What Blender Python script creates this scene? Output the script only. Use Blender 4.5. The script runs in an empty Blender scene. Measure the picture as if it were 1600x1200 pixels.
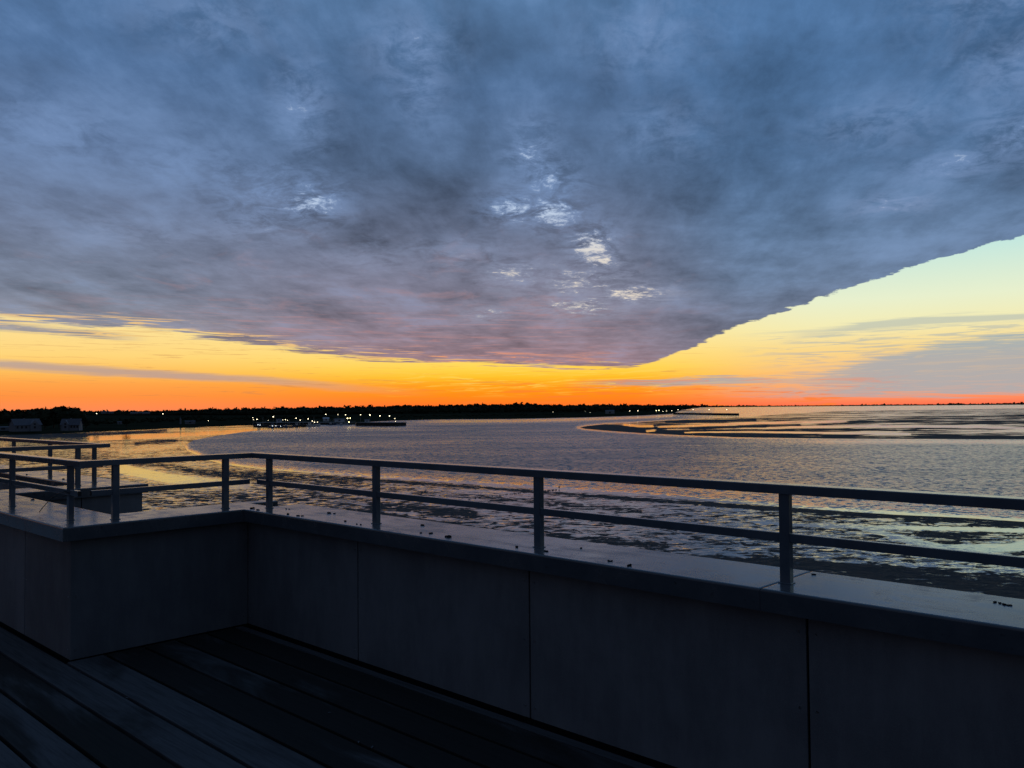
import bpy, bmesh, math, random
import numpy as np
from mathutils import Vector, Matrix

random.seed(7)
rng = np.random.default_rng(7)
scene = bpy.context.scene
C = scene.collection
R = math.radians

# ------------------------------------------------------------------ camera
FPX, PITCH, ROLL = 1314.4057, 0.0283052871, -0.0087097
EYE = 1.6                      # eye above the deck (deck top z = 0)
WATER = -13.4                  # water level


def ray(px, py):
    X, Y = px - 800.0, py - 600.0
    c, s = math.cos(-ROLL), math.sin(-ROLL)
    X, Y = c * X - s * Y, s * X + c * Y
    cp, sp = math.cos(PITCH), math.sin(PITCH)
    a, b = X / FPX, -Y / FPX
    return Vector((a, cp - b * sp, sp + b * cp))


def at(px, py, z=WATER):
    d = ray(px, py)
    k = (z - EYE) / d.z
    return Vector((d.x * k, d.y * k, z))


def hor(px):
    return 644.2 - 0.00875 * px


def at_dist(px, py, dist):
    """point seen at a pixel, at ground distance dist"""
    d = ray(px, py)
    k = dist / math.hypot(d.x, d.y)
    return Vector((d.x * k, d.y * k, EYE + d.z * k))


cam_data = bpy.data.cameras.new('camera')
cam = bpy.data.objects.new('camera', cam_data)
C.objects.link(cam)
scene.camera = cam
cam_data.sensor_fit = 'HORIZONTAL'
cam_data.sensor_width = 36.0
cam_data.lens = FPX / 1600.0 * 36.0
cam_data.clip_start = 0.05
cam_data.clip_end = 90000.0
right = (ray(1800, 600) - ray(-200, 600)).normalized()
up = (ray(800, -400) - ray(800, 1600)).normalized()
fwd = right.cross(up).normalized() * -1
cam.matrix_world = Matrix((
    (right.x, up.x, -fwd.x, 0), (right.y, up.y, -fwd.y, 0), (right.z, up.z, -fwd.z, EYE), (0, 0, 0, 1)))

# ------------------------------------------------------------------ render / colour
scene.view_settings.view_transform = 'Standard'
scene.view_settings.look = 'None'
scene.view_settings.exposure = 0.0
scene.view_settings.gamma = 1.0
scene.view_settings.use_curve_mapping = False


def lin(r, g, b):
    f = lambda v: (v / 255 / 12.92) if v / 255 <= 0.04045 else ((v / 255 + 0.055) / 1.055) ** 2.4
    return (f(r), f(g), f(b), 1.0)


# ------------------------------------------------------------------ node expression helper
class NT:
    def __init__(self, tree):
        self.t = tree
        self.n = tree.nodes
        self.l = tree.links

    def put(self, sock, v):
        if v is None:
            return
        if hasattr(v, 'is_output'):
            self.l.new(v, sock)
        else:
            sock.default_value = v

    def m(self, op, a, b=None, c=None, clamp=False):
        n = self.n.new('ShaderNodeMath')
        n.operation = op
        n.use_clamp = clamp
        self.put(n.inputs[0], a)
        self.put(n.inputs[1], b)
        self.put(n.inputs[2], c)
        return n.outputs[0]

    def add(self, a, b): return self.m('ADD', a, b)
    def sub(self, a, b): return self.m('SUBTRACT', a, b)
    def mul(self, a, b): return self.m('MULTIPLY', a, b)
    def div(self, a, b): return self.m('DIVIDE', a, b)

    def step(self, x, lo, hi, o0=0.0, o1=1.0, kind='SMOOTHSTEP'):
        n = self.n.new('ShaderNodeMapRange')
        n.interpolation_type = kind
        n.clamp = True
        self.put(n.inputs[0], x)
        for i, v in enumerate((lo, hi, o0, o1)):
            self.put(n.inputs[i + 1], v)
        return n.outputs[0]

    def xyz(self, x, y, z=0.0):
        n = self.n.new('ShaderNodeCombineXYZ')
        self.put(n.inputs[0], x)
        self.put(n.inputs[1], y)
        self.put(n.inputs[2], z)
        return n.outputs[0]

    def sep(self, v):
        n = self.n.new('ShaderNodeSeparateXYZ')
        self.put(n.inputs[0], v)
        return n.outputs

    def v(self, op, a, b=None, s=None):
        n = self.n.new('ShaderNodeVectorMath')
        n.operation = op
        self.put(n.inputs[0], a)
        self.put(n.inputs[1], b)
        if s is not None:
            self.put(n.inputs['Scale'], s)
        return n.outputs[1] if op in ('DOT_PRODUCT', 'LENGTH', 'DISTANCE') else n.outputs[0]

    def noise(self, vec, scale, detail=4.0, rough=0.5, dist=0.0, lac=2.0, color=False):
        n = self.n.new('ShaderNodeTexNoise')
        self.put(n.inputs['Vector'], vec)
        n.inputs['Scale'].default_value = scale
        n.inputs['Detail'].default_value = detail
        n.inputs['Roughness'].default_value = rough
        n.inputs['Distortion'].default_value = dist
        n.inputs['Lacunarity'].default_value = lac
        return n.outputs['Color'] if color else n.outputs[0]

    def mix(self, f, a, b, kind='MIX'):
        n = self.n.new('ShaderNodeMix')
        n.data_type = 'RGBA'
        n.blend_type = kind
        n.clamp_factor = True
        self.put(n.inputs[0], f)
        self.put(n.inputs[6], a)
        self.put(n.inputs[7], b)
        return n.outputs[2]

    def ramp(self, f, stops, interp='LINEAR'):
        n = self.n.new('ShaderNodeValToRGB')
        n.color_ramp.interpolation = interp
        e = n.color_ramp.elements
        while len(e) < len(stops):
            e.new(0.5)
        for i, (p, c) in enumerate(stops):
            e[i].position = p
            e[i].color = c if len(c) == 4 else (*c, 1)
        self.put(n.inputs[0], f)
        return n.outputs[0]

    def vramp(self, f, pts, lo, hi, vmax):
        """scalar curve through pts [(x, y)]: x from lo..hi, y in 0..vmax"""
        x = self.step(f, lo, hi, kind='LINEAR')
        st = [((a - lo) / (hi - lo), (b / vmax,) * 3 + (1,)) for a, b in pts]
        col = self.ramp(x, st)
        return self.mul(self.sep(col)[0], vmax)


# ------------------------------------------------------------------ world: dusk sky with a cloud deck
world = bpy.data.worlds.new('World')
scene.world = world
world.use_nodes = True
wt = world.node_tree
wt.nodes.clear()
N = NT(wt)
tc = wt.nodes.new('ShaderNodeTexCoord')
D = N.v('NORMALIZE', tc.outputs['Generated'])
dx, dy, dz = N.sep(D)
el = N.mul(N.m('ARCSINE', dz), 57.29578)
az = N.mul(N.m('ARCTAN2', dx, dy), 57.29578)
zc_ = N.m('MAXIMUM', dz, 0.012)
Px, Py = N.div(dx, zc_), N.div(dy, zc_)
P = N.xyz(Px, Py, 0.0)
# coordinates running along the streets of the cloud deck
along = N.add(N.mul(Px, 0.15), N.mul(Py, 0.99))
across = N.sub(Px, N.mul(Py, 0.15))
PS = N.xyz(across, N.mul(along, 0.42), 1.7)
# the deck has thickness: seen low, its lumps are less squashed than flat marks would be
rr_ = N.m('SQRT', N.add(N.mul(Px, Px), N.mul(Py, Py)))
kk_ = N.m('POWER', N.m('MAXIMUM', rr_, 0.3), -0.42)
Q = N.v('SCALE', P, s=kk_)
QS = N.xyz(N.mul(across, kk_), N.mul(N.mul(along, kk_), 0.46), 1.7)
# log-polar style coordinates for low, far streaks
LOW = N.xyz(N.mul(az, 0.055), N.mul(N.add(el, N.mul(az, 0.018)), 1.15), 4.0)

# clear sky colours by elevation (0..14 deg) at three azimuths
def E(t): return min(1.0, max(0.0, t / 14.0))
eln = N.step(el, 0.0, 14.0, kind='LINEAR')
rL = N.ramp(eln, [(E(0.1), lin(255, 138, 82)), (E(0.9), lin(255, 146, 66)), (E(1.7), lin(255, 164, 74)), (E(2.4), lin(254, 190, 92)),
                  (E(3.4), lin(255, 213, 122)), (E(4.9), lin(252, 222, 146)), (E(7), lin(235, 225, 180)), (E(14), lin(150, 178, 190))])
rC = N.ramp(eln, [(E(0.1), lin(255, 110, 42)), (E(0.8), lin(255, 136, 22)), (E(1.5), lin(255, 158, 26)), (E(2.1), lin(255, 192, 44)),
                  (E(2.7), lin(255, 212, 78)), (E(4.0), lin(254, 226, 130)), (E(7), lin(240, 235, 180)), (E(14), lin(165, 195, 205))])
rR = N.ramp(eln, [(E(0.05), lin(255, 118, 82)), (E(0.3), lin(255, 135, 92)), (E(0.8), lin(255, 160, 105)), (E(2.0), lin(250, 192, 122)), (E(3.6), lin(248, 215, 142)),
                  (E(5.0), lin(243, 235, 180)), (E(6.6), lin(231, 239, 205)), (E(9.5), lin(196, 231, 222)), (E(14), lin(130, 185, 205))])
clear = N.mix(N.step(az, -26.0, -3.0), rL, rC)
clear = N.mix(N.step(az, 7.0, 21.0), clear, rR)
# physical twilight term
sky = wt.nodes.new('ShaderNodeTexSky')
sky.sky_type = 'NISHITA'
sky.sun_disc = False
sky.sun_elevation = R(0.5)
sky.sun_rotation = R(2.0)
clear = N.mix(1.0, clear, N.mix(1.0, sky.outputs[0], (0.004, 0.004, 0.004, 1), 'MULTIPLY'), 'ADD')
# high sky above the frame
clear = N.mix(N.step(el, 12.0, 55.0), clear, lin(72, 110, 158))

# thin low clouds in the clear strip
nlow = N.noise(LOW, 3.2, 6.0, 0.6, 0.6)
nlow2 = N.noise(N.xyz(N.mul(az, 0.11), N.mul(N.add(el, N.mul(az, 0.018)), 3.4), 9.0), 2.6, 5.0, 0.62, 0.8)
nrag = N.noise(N.xyz(N.mul(az, 0.085), N.mul(N.add(el, N.mul(az, -0.012)), 1.55), 2.0), 3.0, 7.0, 0.62, 1.1)
# left band
cl = N.vramp(az, [(-60, 3.2), (-31, 2.75), (-22, 2.25), (-17, 2.0), (-10, 1.35), (-4, 0.9), (20, 0.5)], -60.0, 20.0, 4.0)
dl = N.m('ABSOLUTE', N.sub(el, N.add(cl, N.mul(N.sub(nlow, 0.5), 0.5))))
bl = N.mul(N.step(dl, 0.08, 0.40, 1.0, 0.0), N.step(az, -22.0, -4.0, 0.85, 0.0))
# fine dark threads
thr = N.mul(N.step(nlow2, 0.57, 0.66), N.mul(N.step(el, 0.5, 1.2), N.mul(N.step(az, -40.0, -14.0, 0.15, 0.42), N.step(az, 16.0, 9.0))))
# band right of the centre
dc = N.m('ABSOLUTE', N.sub(N.sub(el, 1.62), N.mul(N.sub(nlow, 0.5), 1.4)))
bc = N.mul(N.step(dc, 0.12, 0.36, 0.9, 0.0), N.mul(N.step(az, 3.0, 8.0), N.step(az, 14.0, 19.0, 1.0, 0.55)))
# broad veil at the right
top_r = N.vramp(az, [(10, 0.4), (16, 1.6), (20, 2.2), (24, 3.1), (28, 3.9), (34, 4.3), (60, 4.6)], 10.0, 60.0, 6.0)
br = N.mul(N.step(N.add(N.sub(top_r, el), N.mul(N.sub(nlow2, 0.5), 2.6)), -0.3, 0.45), N.step(az, 11.0, 24.0, 0.0, 0.93))
br = N.mul(br, N.step(N.add(el, N.mul(N.sub(nlow, 0.5), 1.6)), 0.35, 0.8, 0.0, 1.0))
streak_r = N.step(N.add(N.mul(nrag, 0.8), N.mul(nlow, 0.2)), 0.50, 0.58)
br = N.mul(br, N.sub(1.0, N.mul(streak_r, N.step(az, 16.0, 25.0, 0.95, 0.15))))
# upper thin bands at right
u1 = N.sub(N.sub(el, N.vramp(az, [(16, 4.2), (20, 4.9), (24, 5.2), (28, 5.35), (40, 5.0)], 16.0, 40.0, 6.0)), N.mul(N.sub(nlow, 0.5), 1.1))
bu = N.mul(N.step(N.m('ABSOLUTE', N.add(u1, 0.25)), 0.08, 0.42, 0.55, 0.0), N.step(az, 17.0, 22.0))
u2 = N.mul(N.step(nrag, 0.47, 0.60), N.mul(N.mul(N.step(el, 2.0, 3.0), N.step(el, 5.2, 4.4)), N.step(az, 14.0, 20.0, 0.0, 0.55)))
veil_c = N.mix(N.step(az, -10.0, 24.0), lin(186, 158, 148), lin(172, 172, 174))
veil_c = N.mix(N.step(el, 2.4, 4.2), veil_c, lin(160, 175, 180))
veil_c = N.mix(N.mul(N.step(az, 12.0, 2.0), N.step(az, -6.0, 2.0)), veil_c, lin(198, 142, 112))
veil = N.m('MAXIMUM', N.m('MAXIMUM', bl, bc), N.m('MAXIMUM', br, N.m('MAXIMUM', bu, u2)))
clear = N.mix(veil, clear, veil_c)
clear = N.mix(thr, clear, lin(196, 132, 84))
# orange lit rags in the lower middle
rag = N.mul(N.step(nrag, 0.48, 0.38, 0.0, 0.75), N.mul(N.mul(N.step(az, -14.0, 4.0), N.step(az, 27.0, 20.0)), N.step(el, 2.3, 1.2)))
clear = N.mix(rag, clear, lin(255, 128, 48))
ylw = N.mul(N.step(nrag, 0.52, 0.64, 0.0, 0.6), N.mul(N.step(N.m('ABSOLUTE', N.sub(az, 2.0)), 16.0, 6.0), N.mul(N.step(el, 0.6, 1.3), N.step(el, 3.4, 2.4))))
clear = N.mix(ylw, clear, lin(255, 214, 92))

# ---- cloud deck mask
nedge = N.noise(Q, 1.9, 5.0, 0.55)
nedge_f = N.noise(Q, 9.0, 8.0, 0.68)
sR = N.add(N.sub(N.add(3.02, N.step(Py, 3.0, 7.0, 0.06, -0.16)), Px), N.add(N.mul(N.sub(nedge, 0.5), 0.8), N.mul(N.sub(nedge_f, 0.5), 0.34)))
sR = N.add(sR, N.step(Py, 9.0, 20.0, 0.0, 0.35))
sRd = N.add(N.mul(N.div(sR, N.m('MAXIMUM', rr_, 1.0)), 50.0), N.mul(N.sub(N.noise(Q, 26.0, 7.0, 0.75), 0.5), 0.75))
eedge = N.vramp(az, [(-180, 3.0), (-90, 4.2), (-60, 5.4), (-31, 5.35), (-24, 5.2), (-20, 4.75), (-16, 4.15), (-10, 3.35), (-4, 3.22), (2, 2.85), (9, 2.72),
                     (14, 2.2), (60, 1.0), (180, 1.0)], -180.0, 180.0, 6.0)
sL = N.sub(N.sub(el, eedge), N.mul(N.sub(nlow, 0.5), 1.5))
sL = N.sub(sL, N.mul(N.sub(nlow2, 0.5), 1.3))
sAll = N.m('SMOOTH_MIN', sRd, sL, 0.9)
deck = N.step(sAll, -0.16, 0.10)
# a thin tongue hanging below the deck at the far left
tg = N.m('ABSOLUTE', N.sub(el, N.add(N.vramp(az, [(-40, 5.3), (-31, 5.0), (-24, 4.55), (-19, 4.2)], -40.0, -19.0, 6.0), N.mul(N.sub(nlow2, 0.5), 0.8))))
deck = N.m('MAXIMUM', deck, N.mul(N.step(tg, 0.06, 0.36, 0.9, 0.0), N.step(az, -23.0, -27.0)))

# ---- cloud deck colour
ed = N.step(el, 2.5, 27.0, kind='LINEAR')
def F(t): return (t - 2.5) / 24.5
dC = N.ramp(ed, [(0.0, lin(150, 118, 124)), (F(4.5), lin(136, 120, 132)), (F(7), lin(120, 117, 134)), (F(11), lin(104, 112, 135)),
                 (F(16), lin(83, 105, 137)), (F(21), lin(75, 103, 140)), (1.0, lin(78, 110, 148))])
dLc = N.ramp(ed, [(0.0, lin(140, 130, 138)), (F(5.3), lin(126, 127, 138)), (F(7.5), lin(112, 121, 140)), (F(11), lin(98, 110, 134)),
                  (F(16), lin(85, 106, 139)), (F(21), lin(76, 105, 144)), (1.0, lin(76, 109, 150))])
dRc = N.ramp(ed, [(0.0, lin(114, 110, 124)), (F(5), lin(106, 112, 131)), (F(8), lin(95, 113, 139)), (F(11), lin(86, 109, 139)),
                  (F(16), lin(77, 107, 144)), (F(21), lin(74, 108, 149)), (1.0, lin(78, 115, 159))])
dcol = N.mix(N.step(az, -28.0, -8.0), dLc, dC)
dcol = N.mix(N.step(az, 4.0, 17.0), dcol, dRc)
n1 = N.noise(QS, 2.0, 5.0, 0.55, 0.3)
n2 = N.noise(Q, 3.6, 9.0, 0.62, 0.15)
n3 = N.noise(QS, 8.5, 8.0, 0.66, 0.25)
n4 = N.noise(Q, 1.3, 3.0, 0.5)
tone = N.add(N.add(N.mul(N.sub(n1, 0.48), 1.35), N.mul(N.sub(n2, 0.48), 1.25)), N.add(N.mul(N.sub(n3, 0.5), 1.0), N.mul(N.sub(n4, 0.5), 0.7)))
amp = N.step(el, 3.0, 14.0, 0.70, 1.0)
gain = N.m('MINIMUM', N.m('MAXIMUM', N.add(0.97, N.mul(tone, amp)), 0.5), 1.55)
dcol = N.v('SCALE', dcol, s=N.mul(gain, N.step(el, 16.0, 8.0, 1.04, 1.17)))
# cooler thin places
thin = N.step(N.add(tone, N.mul(N.sub(n2, 0.5), 0.5)), 0.10, 0.60)
dcol = N.mix(N.mul(thin, 0.26), dcol, lin(116, 142, 180))
# dusky pink undersides, in thin torn streaks
npk = N.noise(N.v('ADD', N.v('MULTIPLY', QS, (1.0, 1.5, 1.0)), (3.0, 5.0, 2.0)), 5.0, 9.0, 0.66, 0.6)
pk = N.mul(N.step(npk, 0.53, 0.68), N.mul(N.step(el, 14.0, 7.0), N.step(az, 18.0, 2.0)))
pk = N.mul(pk, N.step(az, -34.0, -14.0, 0.25, 1.0))
dcol = N.mix(N.mul(pk, 0.34), dcol, lin(172, 136, 140))
pk2 = N.mul(N.step(nlow2, 0.54, 0.64), N.mul(N.step(el, 8.5, 4.5), N.mul(N.step(az, 12.0, 2.0), N.step(az, -30.0, -12.0, 0.35, 1.0))))
dcol = N.mix(N.mul(pk2, 0.45), dcol, lin(196, 140, 136))
# breaks in the deck (az, el, radius az, radius el, strength)
gsum = None
for (ga, ge, ra, re, k) in [(-13.7, 13.6, 2.0, 1.0, 1.0), (-15.8, 13.9, 3.2, 1.6, 0.5), (-14.0, 19.4, 1.6, 2.2, 0.45), (-6.8, 23.2, 2.2, 1.6, 0.48), (-6.0, 21.0, 1.4, 1.6, 0.4),
                            (2.9, 13.1, 1.7, 1.0, 1.15), (5.5, 11.0, 1.4, 1.1, 1.15), (6.0, 9.9, 1.3, 0.8, 0.95), (8.4, 7.6, 2.0, 0.55, 1.2), (1.4, 17.2, 1.3, 1.5, 0.72), (2.6, 15.3, 1.8, 1.2, 0.72), (0.2, 13.4, 1.6, 0.9, 0.9),
                            (4.6, 8.6, 2.6, 1.0, 0.8), (0.2, 9.1, 1.8, 0.9, 0.75), (-1.8, 6.4, 1.1, 0.4, 0.8), (4.8, 6.9, 2.4, 0.6, 0.95), (-3.6, 10.4, 3.0, 0.9, 0.30), (-9.5, 10.2, 3.0, 0.9, 0.2),
                            (31.3, 15.6, 2.0, 1.3, 0.55), (28.0, 14.2, 2.2, 0.7, 0.5), (24.5, 12.3, 1.8, 0.5, 0.55), (31.5, 19.0, 3.0, 1.6, 0.35), (24.0, 17.2, 3.0, 1.2, 0.28), (-16.8, 11.9, 3.0, 0.9, 0.42), (31.5, 23.5, 4.0, 2.0, 0.35),
                            (-28.5, 16.5, 3.5, 1.6, 0.3), (-21.0, 15.3, 3.5, 1.4, 0.25), (9.5, 23.8, 3.2, 1.8, 0.28), (10.5, 18.0, 2.5, 1.5, 0.22), (-25.0, 11.0, 4.0, 0.8, 0.2), (-20.0, 24.0, 4.0, 1.6, 0.25)]:
    q = N.add(N.m('POWER', N.mul(N.sub(az, ga), 1 / ra), 2.0), N.m('POWER', N.mul(N.sub(el, ge), 1 / re), 2.0))
    g = N.mul(N.m('EXPONENT', N.mul(q, -0.8)), k)
    gsum = g if gsum is None else N.m('MAXIMUM', gsum, g)
nb = N.noise(Q, 40.0, 8.0, 0.72, 0.5)
nb2 = N.noise(Q, 10.0, 7.0, 0.62, 0.9)
core = N.step(N.add(N.mul(gsum, 0.50), N.add(N.mul(N.sub(nb, 0.5), 1.25), N.mul(N.sub(nb2, 0.5), 1.5))), 0.38, 0.78)
core = N.mul(core, N.step(gsum, 0.12, 0.45))
halo = N.mul(N.m('POWER', gsum, 0.6), N.step(N.add(N.mul(nb, 0.3), N.mul(nb2, 0.7)), 0.38, 0.60))
dcol = N.mix(N.mul(halo, 0.95), dcol, N.mix(N.step(el, 7.0, 15.0), lin(150, 156, 178), lin(124, 152, 196)))
core_c = N.mix(N.step(el, 8.5, 14.0), lin(240, 226, 205), lin(190, 208, 232))
dcol = N.mix(N.mul(core, 0.92), dcol, core_c)
# lit rim where the deck ends on the left
rim = N.mul(N.step(sL, 0.9, 0.0, 0.0, 1.0), N.mul(N.step(nlow2, 0.52, 0.62), N.step(az, 10.0, 2.0)))
dcol = N.mix(N.mul(rim, 0.85), dcol, N.mix(N.step(az, -12.0, -2.0), lin(250, 205, 130), lin(255, 160, 96)))
out = N.mix(deck, clear, dcol)
# the side of the sky away from the sunset is in dusk
away = N.step(N.m('ABSOLUTE', N.sub(az, 4.0)), 37.0, 88.0)
east = N.mix(N.step(el, 0.0, 40.0), lin(64, 70, 86), lin(60, 76, 100))
lowish = N.step(el, 88.0, 55.0)
out = N.mix(N.mul(N.mul(away, lowish), 0.93), out, east)
out = N.mix(N.step(el, 0.0, -1.0), out, lin(30, 36, 48))
bg = wt.nodes.new('ShaderNodeBackground')
bg.inputs['Strength'].default_value = 1.0
wt.links.new(out, bg.inputs['Color'])
wo = wt.nodes.new('ShaderNodeOutputWorld')
wt.links.new(bg.outputs[0], wo.inputs['Surface'])
world.cycles.sampling_method = 'MANUAL'
world.cycles.sample_map_resolution = 2048

# the sun has set: a trace of warm light, too weak to cast a visible shadow
sd = bpy.data.lights.new('sun', 'SUN')
sd.energy = 0.0004
sd.angle = R(10)
sd.color = (1.0, 0.55, 0.3)
sun = bpy.data.objects.new('sun', sd)
C.objects.link(sun)
sun.rotation_euler = (R(89.0), 0, R(178.0))

# ------------------------------------------------------------------ materials
MATS = {}


def mat(name):
    m = bpy.data.materials.new(name)
    m.use_nodes = True
    nt = m.node_tree
    b = nt.nodes['Principled BSDF']
    MATS[name] = m
    return m, NT(nt), b


def geo_pos(n):
    g = n.n.new('ShaderNodeNewGeometry')
    return g.outputs['Position'], g.outputs['Normal']


def objc(n):
    t = n.n.new('ShaderNodeTexCoord')
    return t.outputs['Object']


def bump(n, b, h, strength=0.3, dist=0.01):
    k = n.n.new('ShaderNodeBump')
    k.inputs['Strength'].default_value = strength
    k.inputs['Distance'].default_value = dist
    n.put(k.inputs['Height'], h)
    n.l.new(k.outputs[0], b.inputs['Normal'])


def simple(name, col, rough=0.6, metal=0.0, var=0.25, scale=3.0, bscale=60.0, bstr=0.15, ior=1.45, spec=0.5):
    m, n, b = mat(name)
    o = objc(n)
    a = n.noise(o, scale, 6.0, 0.6)
    c = n.mix(n.step(a, 0.3, 0.7), tuple(v * (1 - var) for v in col) + (1,), tuple(min(1, v * (1 + var)) for v in col) + (1,))
    n.put(b.inputs['Base Color'], c)
    n.put(b.inputs['Roughness'], n.add(rough - 0.06, n.mul(n.noise(o, scale * 4, 4.0), 0.12)))
    b.inputs['Metallic'].default_value = metal
    b.inputs['IOR'].default_value = ior
    b.inputs['Specular IOR Level'].default_value = spec
    if bstr:
        bump(n, b, n.noise(o, bscale, 3.0), bstr, 0.003)
    return m


# painted sheet metal of the coping: satin, with dried water marks
m, n, b = mat('coping_metal')
o = objc(n)
st1 = n.noise(o, 5.0, 6.0, 0.65, 0.6)
st2 = n.noise(o, 28.0, 5.0, 0.6)
st3 = n.noise(n.v('MULTIPLY', o, (0.7, 6.0, 1.0)), 3.0, 5.0, 0.6)
c = n.mix(n.step(st1, 0.35, 0.7), (0.055, 0.066, 0.080, 1), (0.072, 0.083, 0.098, 1))
c = n.mix(n.mul(n.step(st2, 0.62, 0.72), 0.6), c, (0.012, 0.013, 0.014, 1))
n.put(b.inputs['Base Color'], c)
n.put(b.inputs['Roughness'], n.add(0.16, n.add(n.mul(n.step(st1, 0.42, 0.66), 0.12), n.mul(n.step(st3, 0.45, 0.65), 0.07))))
b.inputs['IOR'].default_value = 1.6
bump(n, b, n.add(n.mul(n.noise(o, 1.6, 3.0), 1.0), n.mul(st2, 0.03)), 0.06, 0.01)

simple('rail_paint', (0.080, 0.102, 0.130), 0.18, 0.0, 0.15, 6.0, 90.0, 0.03, 1.7)
simple('rail_end_black', (0.012, 0.012, 0.013), 0.6, 0.0, 0.1, 6.0, 40.0, 0.0)

# fibre cement facing panels
m, n, b = mat('panel')
o = objc(n)
info = n.n.new('ShaderNodeObjectInfo')
a = n.noise(o, 1.4, 6.0, 0.6, 0.4)
a2 = n.noise(n.v('MULTIPLY', o, (1.0, 1.0, 0.25)), 9.0, 6.0, 0.65)
a3 = n.noise(o, 160.0, 3.0, 0.5)
c = n.mix(n.step(n.add(n.mul(a, 0.6), n.mul(a2, 0.4)), 0.35, 0.65), (0.105, 0.112, 0.126, 1), (0.165, 0.174, 0.190, 1))
c = n.mix(n.mul(n.step(a3, 0.40, 0.75), 0.35), c, (0.17, 0.178, 0.19, 1))
c = n.v('SCALE', c, s=n.add(0.90, n.mul(info.outputs['Random'], 0.2)))
n.put(b.inputs['Base Color'], c)
b.inputs['Roughness'].default_value = 0.7
b.inputs['Specular IOR Level'].default_value = 0.25
bump(n, b, a3, 0.2, 0.002)

simple('cavity', (0.012, 0.012, 0.014), 0.9, spec=0.1, bstr=0)
simple('steel', (0.25, 0.26, 0.28), 0.35, 1.0, 0.1)

# weathered deck boards, darker and lighter from board to board
m, n, b = mat('deck_board')
o = objc(n)
info = n.n.new('ShaderNodeObjectInfo')
rnd = info.outputs['Random']
tint = n.sep(info.outputs['Color'])[0]
og = n.v('ADD', o, n.xyz(n.mul(rnd, 40.0), n.mul(rnd, 17.0), 0.0))
grain = n.noise(n.v('MULTIPLY', og, (1.2, 26.0, 4.0)), 2.2, 7.0, 0.65, 0.5)
wear = n.noise(n.v('MULTIPLY', og, (0.55, 2.5, 1.0)), 1.1, 5.0, 0.6, 0.6)
w = n.step(n.add(wear, n.mul(n.sub(tint, 0.5), 0.40)), 0.42, 0.62)
c = n.mix(w, (0.024, 0.022, 0.020, 1), (0.082, 0.080, 0.084, 1))
c = n.mix(n.mul(n.step(grain, 0.40, 0.70), 0.45), c, (0.011, 0.011, 0.011, 1))
n.put(b.inputs['Base Color'], c)
b.inputs['Roughness'].default_value = 0.85
b.inputs['Specular IOR Level'].default_value = 0.10
bump(n, b, grain, 0.5, 0.004)

# water: normals from a slope field, so far water still averages to the right glitter
def slope_normal(n, scale_list, attr=None, ay=1.0):
    pos, nor = geo_pos(n)
    tot = None
    for sc, am, det in scale_list:
        cl_ = n.noise(n.v('MULTIPLY', pos, (0.72, 1.0 * ay, 1.0)), sc, det, 0.6, 0.3, color=True)
        v_ = n.v('SCALE', n.v('SUBTRACT', cl_, (0.5, 0.5, 0.5)), s=am)
        tot = v_ if tot is None else n.v('ADD', tot, v_)
    tot = n.v('MULTIPLY', tot, (1, 1, 0))
    if attr is not None:
        tot = n.v('SCALE', tot, s=attr)
    return n.v('NORMALIZE', n.v('ADD', n.xyz(0, 0, 1.0), tot))


def attribute(n, name):
    a_ = n.n.new('ShaderNodeAttribute')
    a_.attribute_name = name
    return a_.outputs['Fac']


m, n, b = mat('water')
gust_pos, _ = geo_pos(n)
gust = n.noise(n.v('MULTIPLY', gust_pos, (0.35, 1.0, 1.0)), 0.03, 4.0, 0.6, 0.5)
rip = n.mul(attribute(n, 'ripple'), n.step(gust, 0.3, 0.7, 0.75, 1.2))
nn = slope_normal(n, [(1.1, 2.5, 2.0), (0.3, 0.7, 3.0), (3.2, 1.3, 2.0)], rip)
b.inputs['IOR'].default_value = 1.85
n.put(b.inputs['Base Color'], (0.006, 0.010, 0.014, 1))
n.put(b.inputs['Roughness'], n.add(0.05, n.mul(rip, 0.22)))
n.l.new(nn, b.inputs['Normal'])

# tidal flat: dark mud and sand with a film of standing water
m, n, b = mat('tidal_flat')
pos, _ = geo_pos(n)
wet = attribute(n, 'wet')
flow = n.v('MULTIPLY', pos, (0.75, 1.0, 1.0))
w1 = n.noise(flow, 0.55, 8.0, 0.66, 0.9)
w2 = n.noise(flow, 0.035, 5.0, 0.6, 0.6)
w3 = n.noise(n.v('MULTIPLY', pos, (0.16, 1.0, 1.0)), 0.016, 6.0, 0.66, 0.5)
mixn = n.add(n.mul(w1, attribute(n, 'fine')), n.mul(n.add(n.mul(w2, 0.55), n.mul(w3, 0.45)), n.sub(1.0, attribute(n, 'fine'))))
# stretch the noise towards 0..1 and compare with the wetness
mixn = n.step(mixn, 0.40, 0.60, kind='LINEAR')
film = n.step(n.sub(wet, mixn), -0.13, 0.15)
nn = slope_normal(n, [(1.3, 0.8, 4.0), (0.4, 0.4, 3.0), (5.0, 0.5, 2.0)], attribute(n, 'ripple'))
fb = n.n.new('ShaderNodeBsdfPrincipled')
n.put(fb.inputs['Base Color'], (0.012, 0.013, 0.014, 1))
n.put(fb.inputs['Roughness'], n.add(0.05, n.mul(attribute(n, 'ripple'), 0.25)))
fb.inputs['IOR'].default_value = 2.3
n.l.new(nn, fb.inputs['Normal'])
mud_n = slope_normal(n, [(1.3, 0.7, 4.0), (5.0, 0.7, 3.0)])
n.put(b.inputs['Base Color'], n.mix(n.noise(pos, 0.4, 5.0), (0.030, 0.028, 0.027, 1), (0.070, 0.066, 0.062, 1)))
b.inputs['Roughness'].default_value = 0.8
b.inputs['Specular IOR Level'].default_value = 0.06
n.l.new(mud_n, b.inputs['Normal'])
ms = n.n.new('ShaderNodeMixShader')
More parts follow.
